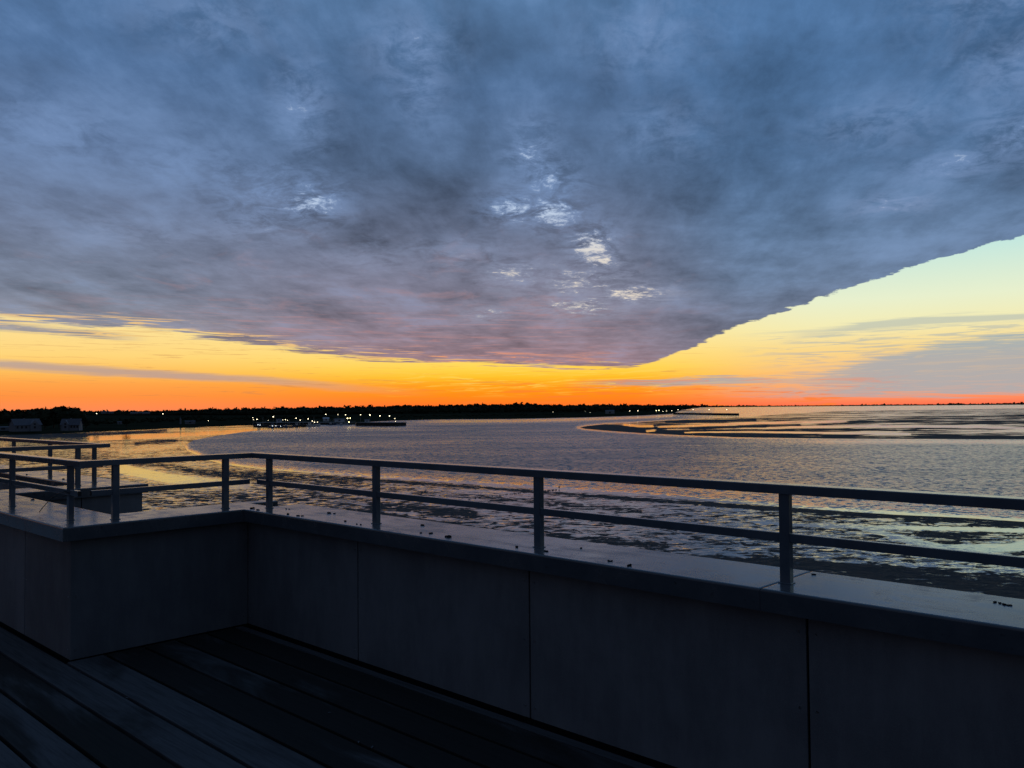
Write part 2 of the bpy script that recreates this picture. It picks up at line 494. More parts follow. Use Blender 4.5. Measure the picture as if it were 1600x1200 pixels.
n.l.new(film, ms.inputs[0])
n.l.new(b.outputs[0], ms.inputs[1])
n.l.new(fb.outputs[0], ms.inputs[2])
outn = [x for x in n.n if x.type == 'OUTPUT_MATERIAL'][0]
n.l.new(ms.outputs[0], outn.inputs['Surface'])

# land
m, n, b = mat('marsh_grass')
pos, _ = geo_pos(n)
g1 = n.noise(pos, 0.02, 6.0, 0.6)
g2 = n.noise(pos, 0.3, 5.0, 0.6)
n.put(b.inputs['Base Color'], n.mix(n.step(n.add(n.mul(g1, .6), n.mul(g2, .4)), .35, .65), (0.014, 0.018, 0.011, 1), (0.030, 0.032, 0.020, 1)))
b.inputs['Roughness'].default_value = 1.0
b.inputs['Specular IOR Level'].default_value = 0.0

simple('foliage', (0.022, 0.026, 0.014), 0.9, 0, 0.4, 0.2, 4, 0, spec=0.05)
simple('foliage_pale', (0.030, 0.034, 0.018), 0.9, 0, 0.4, 0.2, 4, 0, spec=0.05)
simple('bark', (0.05, 0.04, 0.03), 0.9, 0, 0.3, 2.0, 20, 0, spec=0.1)
simple('house_wall', (0.17, 0.17, 0.19), 0.8, 0, 0.06, 0.6, 20, 0)
simple('house_roof', (0.09, 0.085, 0.10), 0.8, 0, 0.15, 0.8, 20, 0)
simple('window_glass', (0.02, 0.025, 0.03), 0.1, 0, 0.1, 1, 20, 0)
simple('concrete', (0.24, 0.235, 0.22), 0.85, 0, 0.2, 0.8, 20, 0.1)
simple('pier_dark', (0.035, 0.032, 0.030), 0.85, 0, 0.3, 0.6, 10, 0.1)
simple('hull_white', (0.55, 0.56, 0.58), 0.5, 0, 0.1, 0.5, 10, 0)
simple('hull_blue', (0.035, 0.07, 0.14), 0.45, 0, 0.2, 0.5, 10, 0)
simple('hull_black', (0.02, 0.02, 0.022), 0.5, 0, 0.2, 0.5, 10, 0)
simple('metal_mast', (0.28, 0.29, 0.30), 0.5, 0.5, 0.1, 1, 10, 0)
simple('facade', (0.30, 0.30, 0.30), 0.8, 0, 0.1, 0.5, 10, 0.1)
simple('dirt', (0.022, 0.020, 0.018), 0.85, 0, 0.3, 60, 200, 0.3, spec=0.2)
simple('cable_black', (0.015, 0.015, 0.016), 0.5, 0, 0.1, 20, 200, 0)


def lamp_mat(name, col, strength):
    m = bpy.data.materials.new(name)
    m.use_nodes = True
    b = m.node_tree.nodes['Principled BSDF']
    b.inputs['Base Color'].default_value = (0.8, 0.8, 0.8, 1)
    b.inputs['Emission Color'].default_value = (*col, 1)
    b.inputs['Emission Strength'].default_value = strength
    MATS[name] = m


lamp_mat('lamp_white', (1.0, 0.84, 0.54), 6.0)
lamp_mat('lamp_yellow', (1.0, 0.86, 0.40), 7.0)
lamp_mat('lamp_cool', (0.85, 0.93, 1.0), 5.0)


# ------------------------------------------------------------------ mesh helpers
def tag(o, label=None, cat=None, group=None, kind=None):
    if label: o['label'] = label
    if cat: o['category'] = cat
    if group: o['group'] = group
    if kind: o['kind'] = kind
    return o


def empty(name, loc, rz=0.0):
    e = bpy.data.objects.new(name, None)
    C.objects.link(e)
    e.location = loc
    e.rotation_euler = (0, 0, rz)
    e.empty_display_size = 0.2
    return e


def link(name, me, matname, parent=None, loc=(0, 0, 0), smooth=False):
    if matname and not me.materials:
        me.materials.append(MATS[matname])
    ob = bpy.data.objects.new(name, me)
    C.objects.link(ob)
    ob.location = loc
    if parent is not None:
        ob.parent = parent
    if smooth:
        for p_ in me.polygons:
            p_.use_smooth = True
    return ob


def from_bm(bm, name='m'):
    me = bpy.data.meshes.new(name)
    bmesh.ops.recalc_face_normals(bm, faces=bm.faces)
    bm.to_mesh(me)
    bm.free()
    return me


def add_box(bm, x0, x1, y0, y1, z0, z1, bev=0.0):
    mtx = Matrix.Translation(((x0 + x1) / 2, (y0 + y1) / 2, (z0 + z1) / 2)) @ Matrix.Diagonal((x1 - x0, y1 - y0, z1 - z0, 1))
    r = bmesh.ops.create_cube(bm, size=1.0, matrix=mtx)
    if bev:
        es = list({e for v_ in r['verts'] for e in v_.link_edges})
        bmesh.ops.bevel(bm, geom=es, offset=bev, segments=2, profile=0.5, affect='EDGES')


def box_mesh(x0, x1, y0, y1, z0, z1, bev=0.0):
    bm = bmesh.new()
    add_box(bm, x0, x1, y0, y1, z0, z1, bev)
    return from_bm(bm)


def prism_mesh(poly, z0, z1, bev=0.0, seg=3):
    bm = bmesh.new()
    vs = [bm.verts.new((x, y, z1)) for x, y in poly]
    f = bm.faces.new(vs)
    if f.normal.z < 0:
        f.normal_flip()
    r = bmesh.ops.extrude_face_region(bm, geom=[f])
    bmesh.ops.translate(bm, verts=[v_ for v_ in r['geom'] if isinstance(v_, bmesh.types.BMVert)], vec=(0, 0, z0 - z1))
    bmesh.ops.recalc_face_normals(bm, faces=bm.faces)
    if bev:
        es = [e for e in bm.edges if all(abs(v_.co.z - z1) < 1e-6 for v_ in e.verts)]
        bmesh.ops.bevel(bm, geom=es, offset=bev, segments=seg, profile=0.5, affect='EDGES')
    return from_bm(bm)


def tube_mesh(pts, rads, sides=8, cap=True):
    bm = bmesh.new()
    rings = []
    for i, p in enumerate(pts):
        p = Vector(p)
        d = (Vector(pts[min(i + 1, len(pts) - 1)]) - Vector(pts[max(i - 1, 0)])).normalized()
        a = d.orthogonal().normalized() if i == 0 else (rings_a - d * rings_a.dot(d)).normalized()
        rings_a = a
        b_ = d.cross(a)
        rr = rads[i] if hasattr(rads, '__len__') else rads
        rings.append([bm.verts.new(p + (a * math.cos(t) + b_ * math.sin(t)) * rr) for t in [2 * math.pi * k / sides for k in range(sides)]])
    for i in range(len(rings) - 1):
        for k in range(sides):
            bm.faces.new((rings[i][k], rings[i][(k + 1) % sides], rings[i + 1][(k + 1) % sides], rings[i + 1][k]))
    if cap:
        bm.faces.new(rings[0][::-1])
        bm.faces.new(rings[-1])
    return from_bm(bm)


# ------------------------------------------------------------------ the shore in plan
# outlines read off the photograph and laid out on the ground as real positions
def pix_of(x, y, z):
    """where ground points appear, used only to lay out the shore map"""
    cp, sp = math.cos(PITCH), math.sin(PITCH)
    zz = z - EYE
    fw = y * cp + zz * sp
    X = FPX * x / fw
    Y = -FPX * (-y * sp + zz * cp) / fw
    c, s = math.cos(ROLL), math.sin(ROLL)
    return 800 + c * X - s * Y, 600 + s * X + c * Y


def seg_dist(px, py, line, ky=1.0):
    """distance to a polyline and the parameter along it"""
    best = np.full(px.shape, 1e9)
    par = np.zeros(px.shape)
    n_ = len(line) - 1
    for i in range(n_):
        (x0, y0), (x1, y1) = line[i], line[i + 1]
        ax, ay_, bx, by = x0, y0 * ky, x1, y1 * ky
        dx_, dy_ = bx - ax, by - ay_
        t = np.clip(((px - ax) * dx_ + (py * ky - ay_) * dy_) / (dx_ * dx_ + dy_ * dy_ + 1e-9), 0, 1)
        d_ = np.hypot(px - ax - t * dx_, py * ky - ay_ - t * dy_) / ky
        k = d_ < best
        best = np.where(k, d_, best)
        par = np.where(k, (i + t) / n_, par)
    return best, par


def inside(px, py, poly):
    r = np.zeros(px.shape, bool)
    j = len(poly) - 1
    for i in range(len(poly)):
        xi, yi = poly[i]
        xj, yj = poly[j]
        c_ = ((yi > py) != (yj > py)) & (px < (xj - xi) * (py - yi) / (yj - yi + 1e-12) + xi)
        r ^= c_
        j = i
    return r


def sdist(px, py, poly, ky=2.0):
    d_, _ = seg_dist(px, py, poly + [poly[0]], ky)
    return np.where(inside(px, py, poly), d_, -d_)


CHANNEL = [(500, 667), (420, 671), (380, 675.5), (335, 682), (302, 689), (290, 697), (293, 704), (311, 711), (322, 718), (345, 724), (380, 729.5), (420, 734),
           (500, 740), (600, 747.5), (700, 754), (850, 764), (1000, 774), (1150, 786), (1300, 797.5), (1400, 804), (1500, 808.5), (1600, 815), (2000, 842),
           (3200, 900), (3200, 600), (-600, 600), (-600, 640), (500, 640)]
SANDBAR = [(903, 668), (915, 665.6), (945, 662.6), (990, 661), (1040, 657.5), (1100, 655.0), (1170, 651.5), (1230, 646), (1300, 642.5), (1450, 640.0), (1650, 637.5), (2200, 634), (3200, 628),
           (3200, 690), (2200, 690), (1650, 687), (1480, 686.3), (1300, 685.8), (1150, 683.8), (1060, 680), (1000, 677), (950, 673.5), (915, 670.5)]
LAND = [(-1500, 1400), (-900, 900), (-500, 730), (-200, 690), (0, 681), (60, 679.5), (130, 676.5), (200, 673.5), (260, 670.5), (330, 667.5), (400, 664.5), (450, 662), (500, 661), (560, 660),
        (620, 657), (700, 655.2), (800, 654.6), (905, 652.5), (1000, 649.3), (1050, 646.6), (1062, 642), (1075, 638), (1100, 636.4), (1200, 635.3), (1600, 631.6), (3200, 618)]


def land_y(px):
    return np.interp(px, [a[0] for a in LAND], [a[1] for a in LAND])


# one fan-shaped grid of ground positions; rows are closer together near the shore
az_g = np.radians(np.concatenate([np.linspace(-178, -42, 30), np.linspace(-40, 40, 640), np.linspace(42, 178, 30)]))
dep = np.concatenate([np.linspace(0.36, 0.0008, 420) ** 1.0, [0.0005, 0.0003]])
rad = 15.0 / dep
ring0 = np.array([12.0, 20.0, 30.0])
rad = np.concatenate([ring0, rad])
RR, AA = np.meshgrid(rad, az_g, indexing='ij')
GX, GY = RR * np.sin(AA), RR * np.cos(AA)
GPX = 800 + FPX * np.tan(np.clip(AA, -1.2, 1.2)) / 1.0
front = np.abs(AA) < 1.2
fpx, fpy = pix_of(np.where(front, GX, RR * 0.9 * np.sign(AA)), np.where(front, GY, RR * 0.36), WATER)
GPXX = np.clip(fpx, -1400, 3100)
GPYY = fpy + (GPXX - fpx) * -0.00875


def grid_mesh(Z, attrs, keep=None):
    nr, nc = GX.shape
    co = np.stack([GX, GY, Z], -1).reshape(-1, 3)
    idx = np.arange(nr * nc).reshape(nr, nc)
    q = np.stack([idx[:-1, :-1], idx[:-1, 1:], idx[1:, 1:], idx[1:, :-1]], -1).reshape(-1, 4)
    wrap = np.stack([idx[:-1, -1], idx[:-1, 0], idx[1:, 0], idx[1:, -1]], -1)
    q = np.concatenate([q, wrap])
    q = q[:, ::-1]
    if keep is not None:
        k = keep.reshape(-1)[q].any(1)
        q = q[k]
        used = np.unique(q)
        remap = -np.ones(nr * nc, int)
        remap[used] = np.arange(len(used))
        co = co[used]
        q = remap[q]
        attrs = {a_: v_.reshape(-1)[used] for a_, v_ in attrs.items()}
    me = bpy.data.meshes.new('grid')
    me.vertices.add(len(co))
    me.vertices.foreach_set('co', co.astype(np.float32).ravel())
    me.loops.add(q.size)
    me.loops.foreach_set('vertex_index', q.ravel().astype(np.int32))
    me.polygons.add(len(q))
    me.polygons.foreach_set('loop_start', np.arange(0, q.size, 4, dtype=np.int32))
    me.polygons.foreach_set('loop_total', np.full(len(q), 4, np.int32))
    me.update(calc_edges=True)
    for a_, v_ in attrs.items():
        at_ = me.attributes.new(a_, 'FLOAT', 'POINT')
        at_.data.foreach_set('value', v_.astype(np.float32).ravel())
    me.polygons.foreach_set('use_smooth', np.ones(len(q), bool))
    return me


def bump_field(px, py, line, w0, w1=None):
    d_, t = seg_dist(px, py, line)
    w = w0 if w1 is None else w0 + (w1 - w0) * t
    return np.exp(-np.clip(d_ / w, 0, 6) ** 4 * 0.7)


px_, py_ = GPXX, GPYY
sd_ch = sdist(px_, py_, CHANNEL)
sd_bar = sdist(px_, py_, SANDBAR)
sd_land = land_y(px_) - py_

# water with sheltered, calmer stretches
ripple = np.ones(px_.shape)
calm = np.zeros(px_.shape)
shore_line = [(290, 697), (293, 704), (311, 711), (322, 718), (345, 724), (380, 729.5), (420, 734), (500, 740), (600, 747.5), (700, 754), (850, 764), (1000, 774), (1150, 786), (1300, 797.5), (1500, 808.5), (1700, 822)]
d_, t_ = seg_dist(px_, py_, shore_line)
calm = np.maximum(calm, 0.97 * np.exp(-(d_ / (5.0 + 5 * t_)) ** 3))
calm = np.maximum(calm, 0.60 * np.exp(-(d_ / (8 + 22 * t_)) ** 3) * np.interp(px_, [700, 1000], [0, 1]))
d_, t_ = seg_dist(px_, py_, SANDBAR[-7:] + SANDBAR[:6])
calm = np.maximum(calm, 0.85 * np.exp(-(d_ / 2.6) ** 2))
calm = np.maximum(calm, 0.82 * np.exp(-((py_ - 690) / 5.5) ** 2) * np.interp(px_, [1050, 1300], [0, 1]))
calm = np.maximum(calm, 0.85 * np.interp(px_, [1040, 1120], [0, 1]) * (py_ < 656))
calm = np.maximum(calm, 0.8 * np.exp(-(np.abs(sd_land + 3) / 3.0) ** 2) * np.interp(px_, [620, 700, 1000], [0, 1, 1]))
calm = np.maximum(calm, 0.9 * np.interp(px_, [440, 520], [1, 0]) * np.exp(-((py_ - 669) / 5.0) ** 4))
calm = np.maximum(calm, 0.7 * np.exp(-((px_ - 590) / 45) ** 4) * np.exp(-((py_ - 667) / 4.0) ** 2))
calm = np.maximum(calm, 0.34 * np.interp(px_, [850, 1350], [0, 1]))
ripple = ripple * (1 - calm)
water = link('water', grid_mesh(np.full(px_.shape, WATER), {'ripple': ripple}), 'water')
tag(water, kind='structure')

# tidal flats (near flats and the sandbar) rise a few centimetres out of the water
flat_sd = np.maximum(-sd_ch, sd_bar)
flat_sd = np.where((py_ < 640) & (px_ < 1000), -20, flat_sd)
wig = np.zeros(px_.shape)
for k_ in range(14):
    f_ = 0.004 * 1.5 ** k_
    a_, ph1, ph2 = rng.uniform(0, 6.28, 3)
    wig += np.sin(GX * f_ * math.cos(a_) + GY * f_ * math.sin(a_) + ph1) / (1.22 ** k_)
wig = wig / 4.0
lift = np.clip(flat_sd * 0.05 + wig * 0.025 * np.clip(RR / 200, .3, 2), -0.6, 0.0) + np.clip(flat_sd * 0.03 + wig * 0.015, 0, 0.16)
wet = np.full(px_.shape, 0.50)
fine = np.interp(py_, [672, 700, 760, 800], [0.40, 0.70, 0.70, 0.74])
fine = np.where((px_ > 850) & (py_ < 692), 0.10, fine)
rp = np.full(px_.shape, 0.24)
wet = np.where(sd_bar > -3, np.interp(px_, [900, 1080, 1180, 1400], [0.24, 0.37, 0.44, 0.48]) + 0.10 * (py_ < 650), wet)
wet = np.where((px_ < 520) & (py_ < 735), 0.58, wet)
wet = np.where((py_ > 770) & (px_ > 600), 0.60, wet)
wet = np.where((py_ > 766) & (py_ < 806) & (px_ > 700) & (px_ < 1320), 0.66, wet)
wet = wet - 0.14 * np.interp(px_, [1180, 1400], [0, 1]) * ((py_ > 808) & (py_ < 852))


def stroke(field, line, w0, w1, val, k=1.0):
    g = bump_field(px_, py_, line, w0, w1) * k
    return field * (1 - g) + val * g


for line, w0, w1, val in [
    # darker, drained sand
    ([(200, 723), (260, 728), (330, 741), (400, 745), (480, 750), (560, 753)], 3.5, 6.0, 0.22),
    ([(500, 746), (560, 749), (800, 767), (1000, 782), (1150, 792)], 2.2, 3.0, 0.05),
    ([(1100, 789), (1300, 801.5), (1400, 806.5), (1500, 812), (1620, 820), (1900, 840)], 3.5, 8.5, 0.0),
    ([(585, 792), (660, 796), (740, 804)], 6.5, 5.0, 0.16),
    ([(838, 838), (900, 843), (960, 848), (1040, 857)], 5.0, 5.0, 0.16),
    ([(1440, 838), (1490, 838), (1535, 838)], 5.0, 6.0, 0.12),
    ([(1440, 847), (1500, 849), (1580, 842)], 5.0, 5.0, 0.38),
    ([(-200, 682), (0, 683), (130, 680), (200, 677), (260, 673)], 6.0, 2.0, 0.12),
    ([(212, 694), (240, 691), (275, 689)], 3.0, 2.0, 0.25),
    ([(120, 715), (200, 718), (290, 722)], 4.0, 3.0, 0.36),
    ([(640, 770), (760, 778), (870, 789), (1000, 799)], 4.0, 4.0, 0.36),
    # sandbar edges and ribs
    ([(905, 668), (950, 671), (1000, 675), (1060, 678.5), (1150, 682), (1300, 684.3), (1480, 684.8), (1650, 685), (2200, 687)], 1.8, 3.0, 0.0),
    ([(925, 666), (960, 668), (1000, 671.5), (1040, 674)], 3.0, 3.0, 0.05),
    ([(1040, 659.5), (1100, 658), (1180, 656.5)], 1.6, 1.6, 0.0),
    ([(1080, 670), (1150, 667), (1250, 664)], 2.0, 1.6, 0.12),
    ([(1330, 658.5), (1450, 655), (1600, 651), (1900, 648)], 2.6, 3.6, 0.16),
    ([(1100, 674), (1250, 671), (1400, 673)], 1.4, 1.4, 0.16),
    # standing water
    ([(190, 734), (260, 748), (330, 756), (385, 758)], 8.0, 7.0, 1.0),
    ([(140, 686), (250, 681.5), (330, 677), (400, 673), (490, 668.5)], 4.0, 2.0, 0.98),
    ([(190, 706), (260, 700), (290, 692)], 4.0, 3.0, 0.80),
    ([(1180, 818), (1240, 822), (1350, 826), (1450, 827.5), (1600, 831), (1800, 838)], 1.6, 3.8, 1.15),
    ([(1345, 828), (1380, 835), (1420, 846), (1465, 857), (1520, 860), (1620, 854), (1800, 848)], 2.6, 8.5, 1.15),
    ([(975, 664), (1000, 666.3), (1020, 666)], 2.0, 1.6, 1.0),
    ([(1010, 674.2), (1024, 673)], 1.6, 1.6, 1.0),
    ([(1030, 668), (1080, 665.5), (1180, 661.5), (1320, 659)], 1.6, 1.8, 0.9),
    ([(1070, 677), (1160, 674.5), (1280, 677), (1420, 679)], 1.4, 1.6, 0.9),
    ([(1200, 668), (1350, 666), (1600, 669)], 1.3, 2.0, 0.85),
]:
    wet = stroke(wet, line, w0, w1, val)
# drained beach at the foot of the building
yb = np.interp(px_, [-400, 300, 480, 560, 720, 900, 1100, 1250, 1400, 1600, 2400], [860, 800, 800, 800, 822, 852, 872, 876, 888, 905, 960])
dry = np.clip((py_ - yb - wig * 3) / 5.0 + 0.5, 0, 1)
wet = wet * (1 - dry)
rp = np.where(wet > 0.80, 0.05, rp)
rp = np.where((py_ > 766) & (py_ < 806) & (px_ > 700) & (px_ < 1320), 0.14, rp)
rp = np.where((px_ < 520) & (py_ < 770), np.minimum(rp, 0.19), rp)
lift = np.where(dry > 0, lift + dry * np.clip((py_ - yb) * 0.012, 0, 1.2), lift)
ZF = WATER + lift
flat = link('tidal_flat', grid_mesh(ZF, {'wet': wet, 'fine': fine, 'ripple': rp}, keep=(flat_sd > -8) & (RR > 14)), 'tidal_flat')
tag(flat, kind='structure')

# land: low marsh rising to the woods
hl = np.clip(sd_land * 0.35, -1.0, 2.4) + np.clip((sd_land - 6) * 0.12, 0, 3.0) * np.interp(px_, [1000, 1060], [1, 0])
hl = np.where(px_ > 1065, np.clip(sd_land * 6.0, -1.0, 3.0), hl) + wig * 0.25
land = link('marsh_land', grid_mesh(WATER + hl, {}, keep=(sd_land > -6) & (RR > 100)), 'marsh_grass')
tag(land, kind='structure')


# ------------------------------------------------------------------ the building we stand on
# local frame: x along the long parapet (towards the right), y outwards over the shore
TH = -0.761807463
ORG = Vector((-1.99461868, 6.25723464, 0.0))
ZC, FT, LEN, WC, OV = 0.8645, 0.0896, 1.2463, 0.4813, 0.0742
ZR0, ZR1 = 1.233, 1.272


def place(name):
    return empty(name, ORG, TH)


bld = place('building')
tag(bld, 'grey building block under the roof terrace, standing on the shore', 'building')
out_poly = [(9.0, 0.44), (-0.44, 0.44), (-0.44, -0.725), (-2.84, -0.725), (-2.84, 0.44), (-14.0, 0.44), (-14.0, -12.0), (9.0, -12.0)]
me = prism_mesh(out_poly, WATER - 0.5, -0.30)
link('wall', me, 'facade', bld)

# parapet: core, facing panels, metal coping
par = place('parapet_wall')
tag(par, 'stepped roof terrace parapet with dark facing panels and broad metal coping', 'parapet')
core_poly = [(9.0, OV + 0.02), (OV * -1 - 0.02, OV + 0.02), (-OV - 0.02, -LEN + OV + 0.02), (-3.28 + OV + 0.02 - 0.15 + 0.15, -LEN + OV + 0.02), (-3.28 + OV + 0.02, OV + 0.02), (-14.0, OV + 0.02),
             (-14.0, 0.435), (-2.845, 0.435), (-2.845, -0.72), (-0.435, -0.72), (-0.435, 0.435), (9.0, 0.435)]
link('core', prism_mesh(core_poly, -0.30, ZC - 0.03), 'cavity', par)


def panel(x0, x1, y0, y1, face, z0=0.0, z1=ZC - 0.012, screws=True):
    """flat board with eased edges, screwed to the core"""
    pn = link('panel', box_mesh(x0, x1, y0, y1, z0, z1, 0.0015), 'panel', par)
    if screws:
        bm = bmesh.new()
        if face == 'y':
            L_ = x1 - x0
            for xx in (x0 + 0.03, x1 - 0.03):
                for zz in (0.06, 0.40, 0.70):
                    bmesh.ops.create_cone(bm, cap_ends=True, segments=8, radius1=0.0055, radius2=0.004, depth=0.003,
                                          matrix=Matrix.Translation((xx, y0 - 0.0012, zz)) @ Matrix.Rotation(R(90), 4, 'X'))
        else:
            for yy in (y0 + 0.03, y1 - 0.03):
                for zz in (0.06, 0.40, 0.70):
                    bmesh.ops.create_cone(bm, cap_ends=True, segments=8, radius1=0.0055, radius2=0.004, depth=0.003,
                                          matrix=Matrix.Translation((x1 + 0.0012 if x1 > -3.2 else x0 - 0.0012, yy, zz)) @ Matrix.Rotation(R(90), 4, 'Y'))
        sc = link('screw', from_bm(bm), 'steel', pn)
        sc['kind'] = 'stuff'
    return pn


g = 0.0055
xs = [-OV, 1.310, 2.796, 4.286, 5.78, 7.28, 9.0]
for x0, x1 in zip(xs, xs[1:]):
    panel(x0 + (g if x0 > 0 else 0.001), x1 - g, OV, OV + 0.012, 'y')
panel(-OV - 0.012, -OV, -LEN + OV, OV - 0.002, 'x')
xs = [-3.28 + OV + 0.012, -2.45, -0.986, -OV - 0.013]
for i, (x0, x1) in enumerate(zip(xs, xs[1:])):
    panel(x0 + g * (i > 0), x1 - g * (i < 2), -LEN + OV, -LEN + OV + 0.012, 'y')
xs = [-9.0, -7.6, -6.1, -4.6, -3.28 + OV]
for x0, x1 in zip(xs, xs[1:]):
    panel(x0 + g, x1 - g, OV, OV + 0.012, 'y', screws=False)
panel(-3.28 + OV, -3.28 + OV + 0.012, -LEN + OV + 0.014, OV - 0.002, 'x', screws=False)
# outer cladding where the recess shows it
for y0, y1 in ((-0.718, -0.15), (-0.142, 0.433)):
    link('panel', box_mesh(-2.842, -2.830, y0, y1, -2.4, ZC - 0.012, 0.0015), 'panel', par)

coping_poly = [(4.125, 0), (0, 0), (0, -LEN), (-3.28, -LEN), (-3.28, 0), (-14, 0), (-14, WC), (-2.8, WC), (-2.8, -0.765), (-WC, -0.765), (-WC, WC),
               (-0.335, WC), (-0.335, 0.245), (0.0, 0.245), (0.0, WC), (4.125, WC)]
link('coping', prism_mesh(coping_poly, ZC - FT, ZC, 0.010, 4), 'coping_metal', par)
link('coping', prism_mesh([(4.1265, 0), (4.1265, WC), (9.0, WC), (9.0, 0)], ZC - FT, ZC, 0.010, 4), 'coping_metal', par)
link('joint_cover', box_mesh(4.123, 4.131, 0.006, WC - 0.006, ZC - 0.05, ZC - 0.004), 'cavity', par)

# railing
ral = place('railing')
tag(ral, 'dark blue grey steel railing with flat bar posts standing on the parapet coping', 'railing')
T0 = 0.145           # inner face of the rail, measured from the inner edge
pw = 0.078


def flat_bar(name, x0, x1, y0, y1, z0, z1, parent=ral, m_='rail_paint', bev=0.003):
    return link(name, box_mesh(x0, x1, y0, y1, z0, z1, bev), m_, parent)


# one continuous top rail, mitred at the corners
JR = -3.28 + T0 - 0.045
rail_poly = [(9.0, T0), (-T0, T0), (-T0, -LEN + T0), (JR, -LEN + T0), (JR, T0), (-14, T0), (-14, T0 + pw), (JR + pw, T0 + pw),
             (JR + pw, -LEN + T0 + pw), (-T0 - pw, -LEN + T0 + pw), (-T0 - pw, T0 + pw), (9.0, T0 + pw)]
link('top_rail', prism_mesh(rail_poly, ZR0, ZR1, 0.004, 2), 'rail_paint', ral)
pst = []
for x0 in (0.044, 1.356, 2.759, 4.136, 5.52, 6.90, 8.28, -3.407, -4.731, -6.051, -7.37, -8.7):
    pst.append(('y', x0, T0 + 0.008))
for y0 in (-0.080, -0.881):
    pst.append(('x', -T0 - 0.008 - 0.035, y0))
for x0 in (-0.397, -1.659, -2.93):
    pst.append(('y', x0, -LEN + T0 + 0.008))
for y0 in (-0.095, -0.93):
    pst.append(('x', JR + 0.02, y0))
for k_, a_, b_ in pst:
    if k_ == 'y':
        p_ = flat_bar('post', a_, a_ + 0.045, b_, b_ + 0.035, ZC - 0.001, ZR0 + 0.001)
        flat_bar('base_plate', a_ - 0.006, a_ + 0.051, b_ - 0.006, b_ + 0.041, ZC - 0.001, ZC + 0.004, p_)
    else:
        p_ = flat_bar('post', a_, a_ + 0.035, b_, b_ + 0.045, ZC - 0.001, ZR0 + 0.001)
        flat_bar('base_plate', a_ - 0.006, a_ + 0.041, b_ - 0.006, b_ + 0.051, ZC - 0.001, ZC + 0.004, p_)
mz0, mz1 = 1.034, 1.071


def mid_rail(axis, a0, a1, c0, c1):
    """flat bar with black plugs in its ends"""
    if axis == 'x':
        r_ = flat_bar('middle_rail', a0, a1, c0, c1, mz0, mz1)
        for e0, e1 in ((a0 - 0.003, a0 - 0.0005), (a1 + 0.0005, a1 + 0.003)):
            flat_bar('end_plug', e0, e1, c0 + 0.002, c1 - 0.002, mz0 + 0.002, mz1 - 0.002, r_, 'rail_end_black', 0.0)
    else:
        r_ = flat_bar('middle_rail', c0, c1, a0, a1, mz0, mz1)
        for e0, e1 in ((a0 - 0.003, a0 - 0.0005), (a1 + 0.0005, a1 + 0.003)):
            flat_bar('end_plug', c0 + 0.002, c1 - 0.002, e0, e1, mz0 + 0.002, mz1 - 0.002, r_, 'rail_end_black', 0.0)


mid_rail('x', -0.095, 9.0, T0 + 0.012, T0 + 0.038)
mid_rail('y', -LEN + T0 + 0.085, T0 - 0.01, -T0 - 0.038, -T0 - 0.012)
mid_rail('x', -3.28 + T0 + 0.09, -T0 - 0.06, -LEN + T0 + 0.012, -LEN + T0 + 0.038)
mid_rail('y', -LEN + T0 + 0.085, T0 - 0.03, JR + 0.024, JR + 0.05)
mid_rail('x', -14.0, -3.28 + T0 - 0.05, T0 + 0.012, T0 + 0.038)

# cable tied to the post by the outer corner of the parapet
cb = place('loose_cable')
tag(cb, 'thin black cable end tied to a railing post and drooping over the coping', 'cable')
yb_ = -LEN + T0 - 0.004
link('cable_end', tube_mesh([(-0.36, yb_, 1.063), (-0.43, yb_ - .004, 1.052), (-0.52, yb_ - .008, 1.034), (-0.62, yb_ - .012, 0.998), (-0.71, yb_ - .016, 0.956), (-0.80, yb_ - .02, 0.908), (-0.84, yb_ - .02, 0.885)], 0.0028, 6), 'cable_black', cb, smooth=True)
link('cable_loop', tube_mesh([(-0.36, yb_, 1.035), (-0.45, yb_ - .003, 1.018), (-0.56, yb_ - .006, 1.006), (-0.64, yb_ - .01, 1.0), (-0.60, yb_ - .008, 1.016)], 0.0025, 6), 'cable_black', cb, smooth=True)
link('tie', tube_mesh([(-0.3995, yb_ - .001, 1.05), (-0.375, yb_ - .003, 1.051), (-0.3495, yb_ - .001, 1.05), (-0.3495, yb_ + .042, 1.05), (-0.3995, yb_ + .042, 1.05), (-0.3995, yb_ - .001, 1.05)], 0.003, 6), 'cable_black', cb)

# dirt and bird droppings left on the coping
CLUMPS = [(-0.007, 0.071, 1.5), (0.118, 0.047, 0.8), (0.225, 0.215, 0.7), (0.255, 0.225, 0.6), (0.506, 0.056, 1.0), (0.640, 0.055, 0.8), (0.675, 0.07, 0.7), (0.689, 0.277, 1.0),
          (0.735, 0.29, 0.7), (1.132, 0.102, 0.9), (1.31, 0.073, 0.6), (1.345, 0.075, 0.6), (1.679, 0.307, 1.0), (1.918, 0.084, 0.6), (1.975, 0.115, 0.8), (2.151, 0.088, 1.3),
          (2.70, 0.089, 0.9), (2.897, 0.094, 0.8), (2.977, 0.279, 0.6), (3.311, 0.085, 0.8), (3.448, 0.054, 1.0), (4.05, 0.385, 0.6), (4.17, 0.407, 0.6),
          (4.888, 0.344, 0.55), (4.908, 0.338, 0.6), (4.922, 0.330, 0.6), (4.938, 0.326, 0.5), (-2.024, -0.809, 1.0), (-5.177, 0.063, 1.2), (-4.115, 0.109, 1.3)]
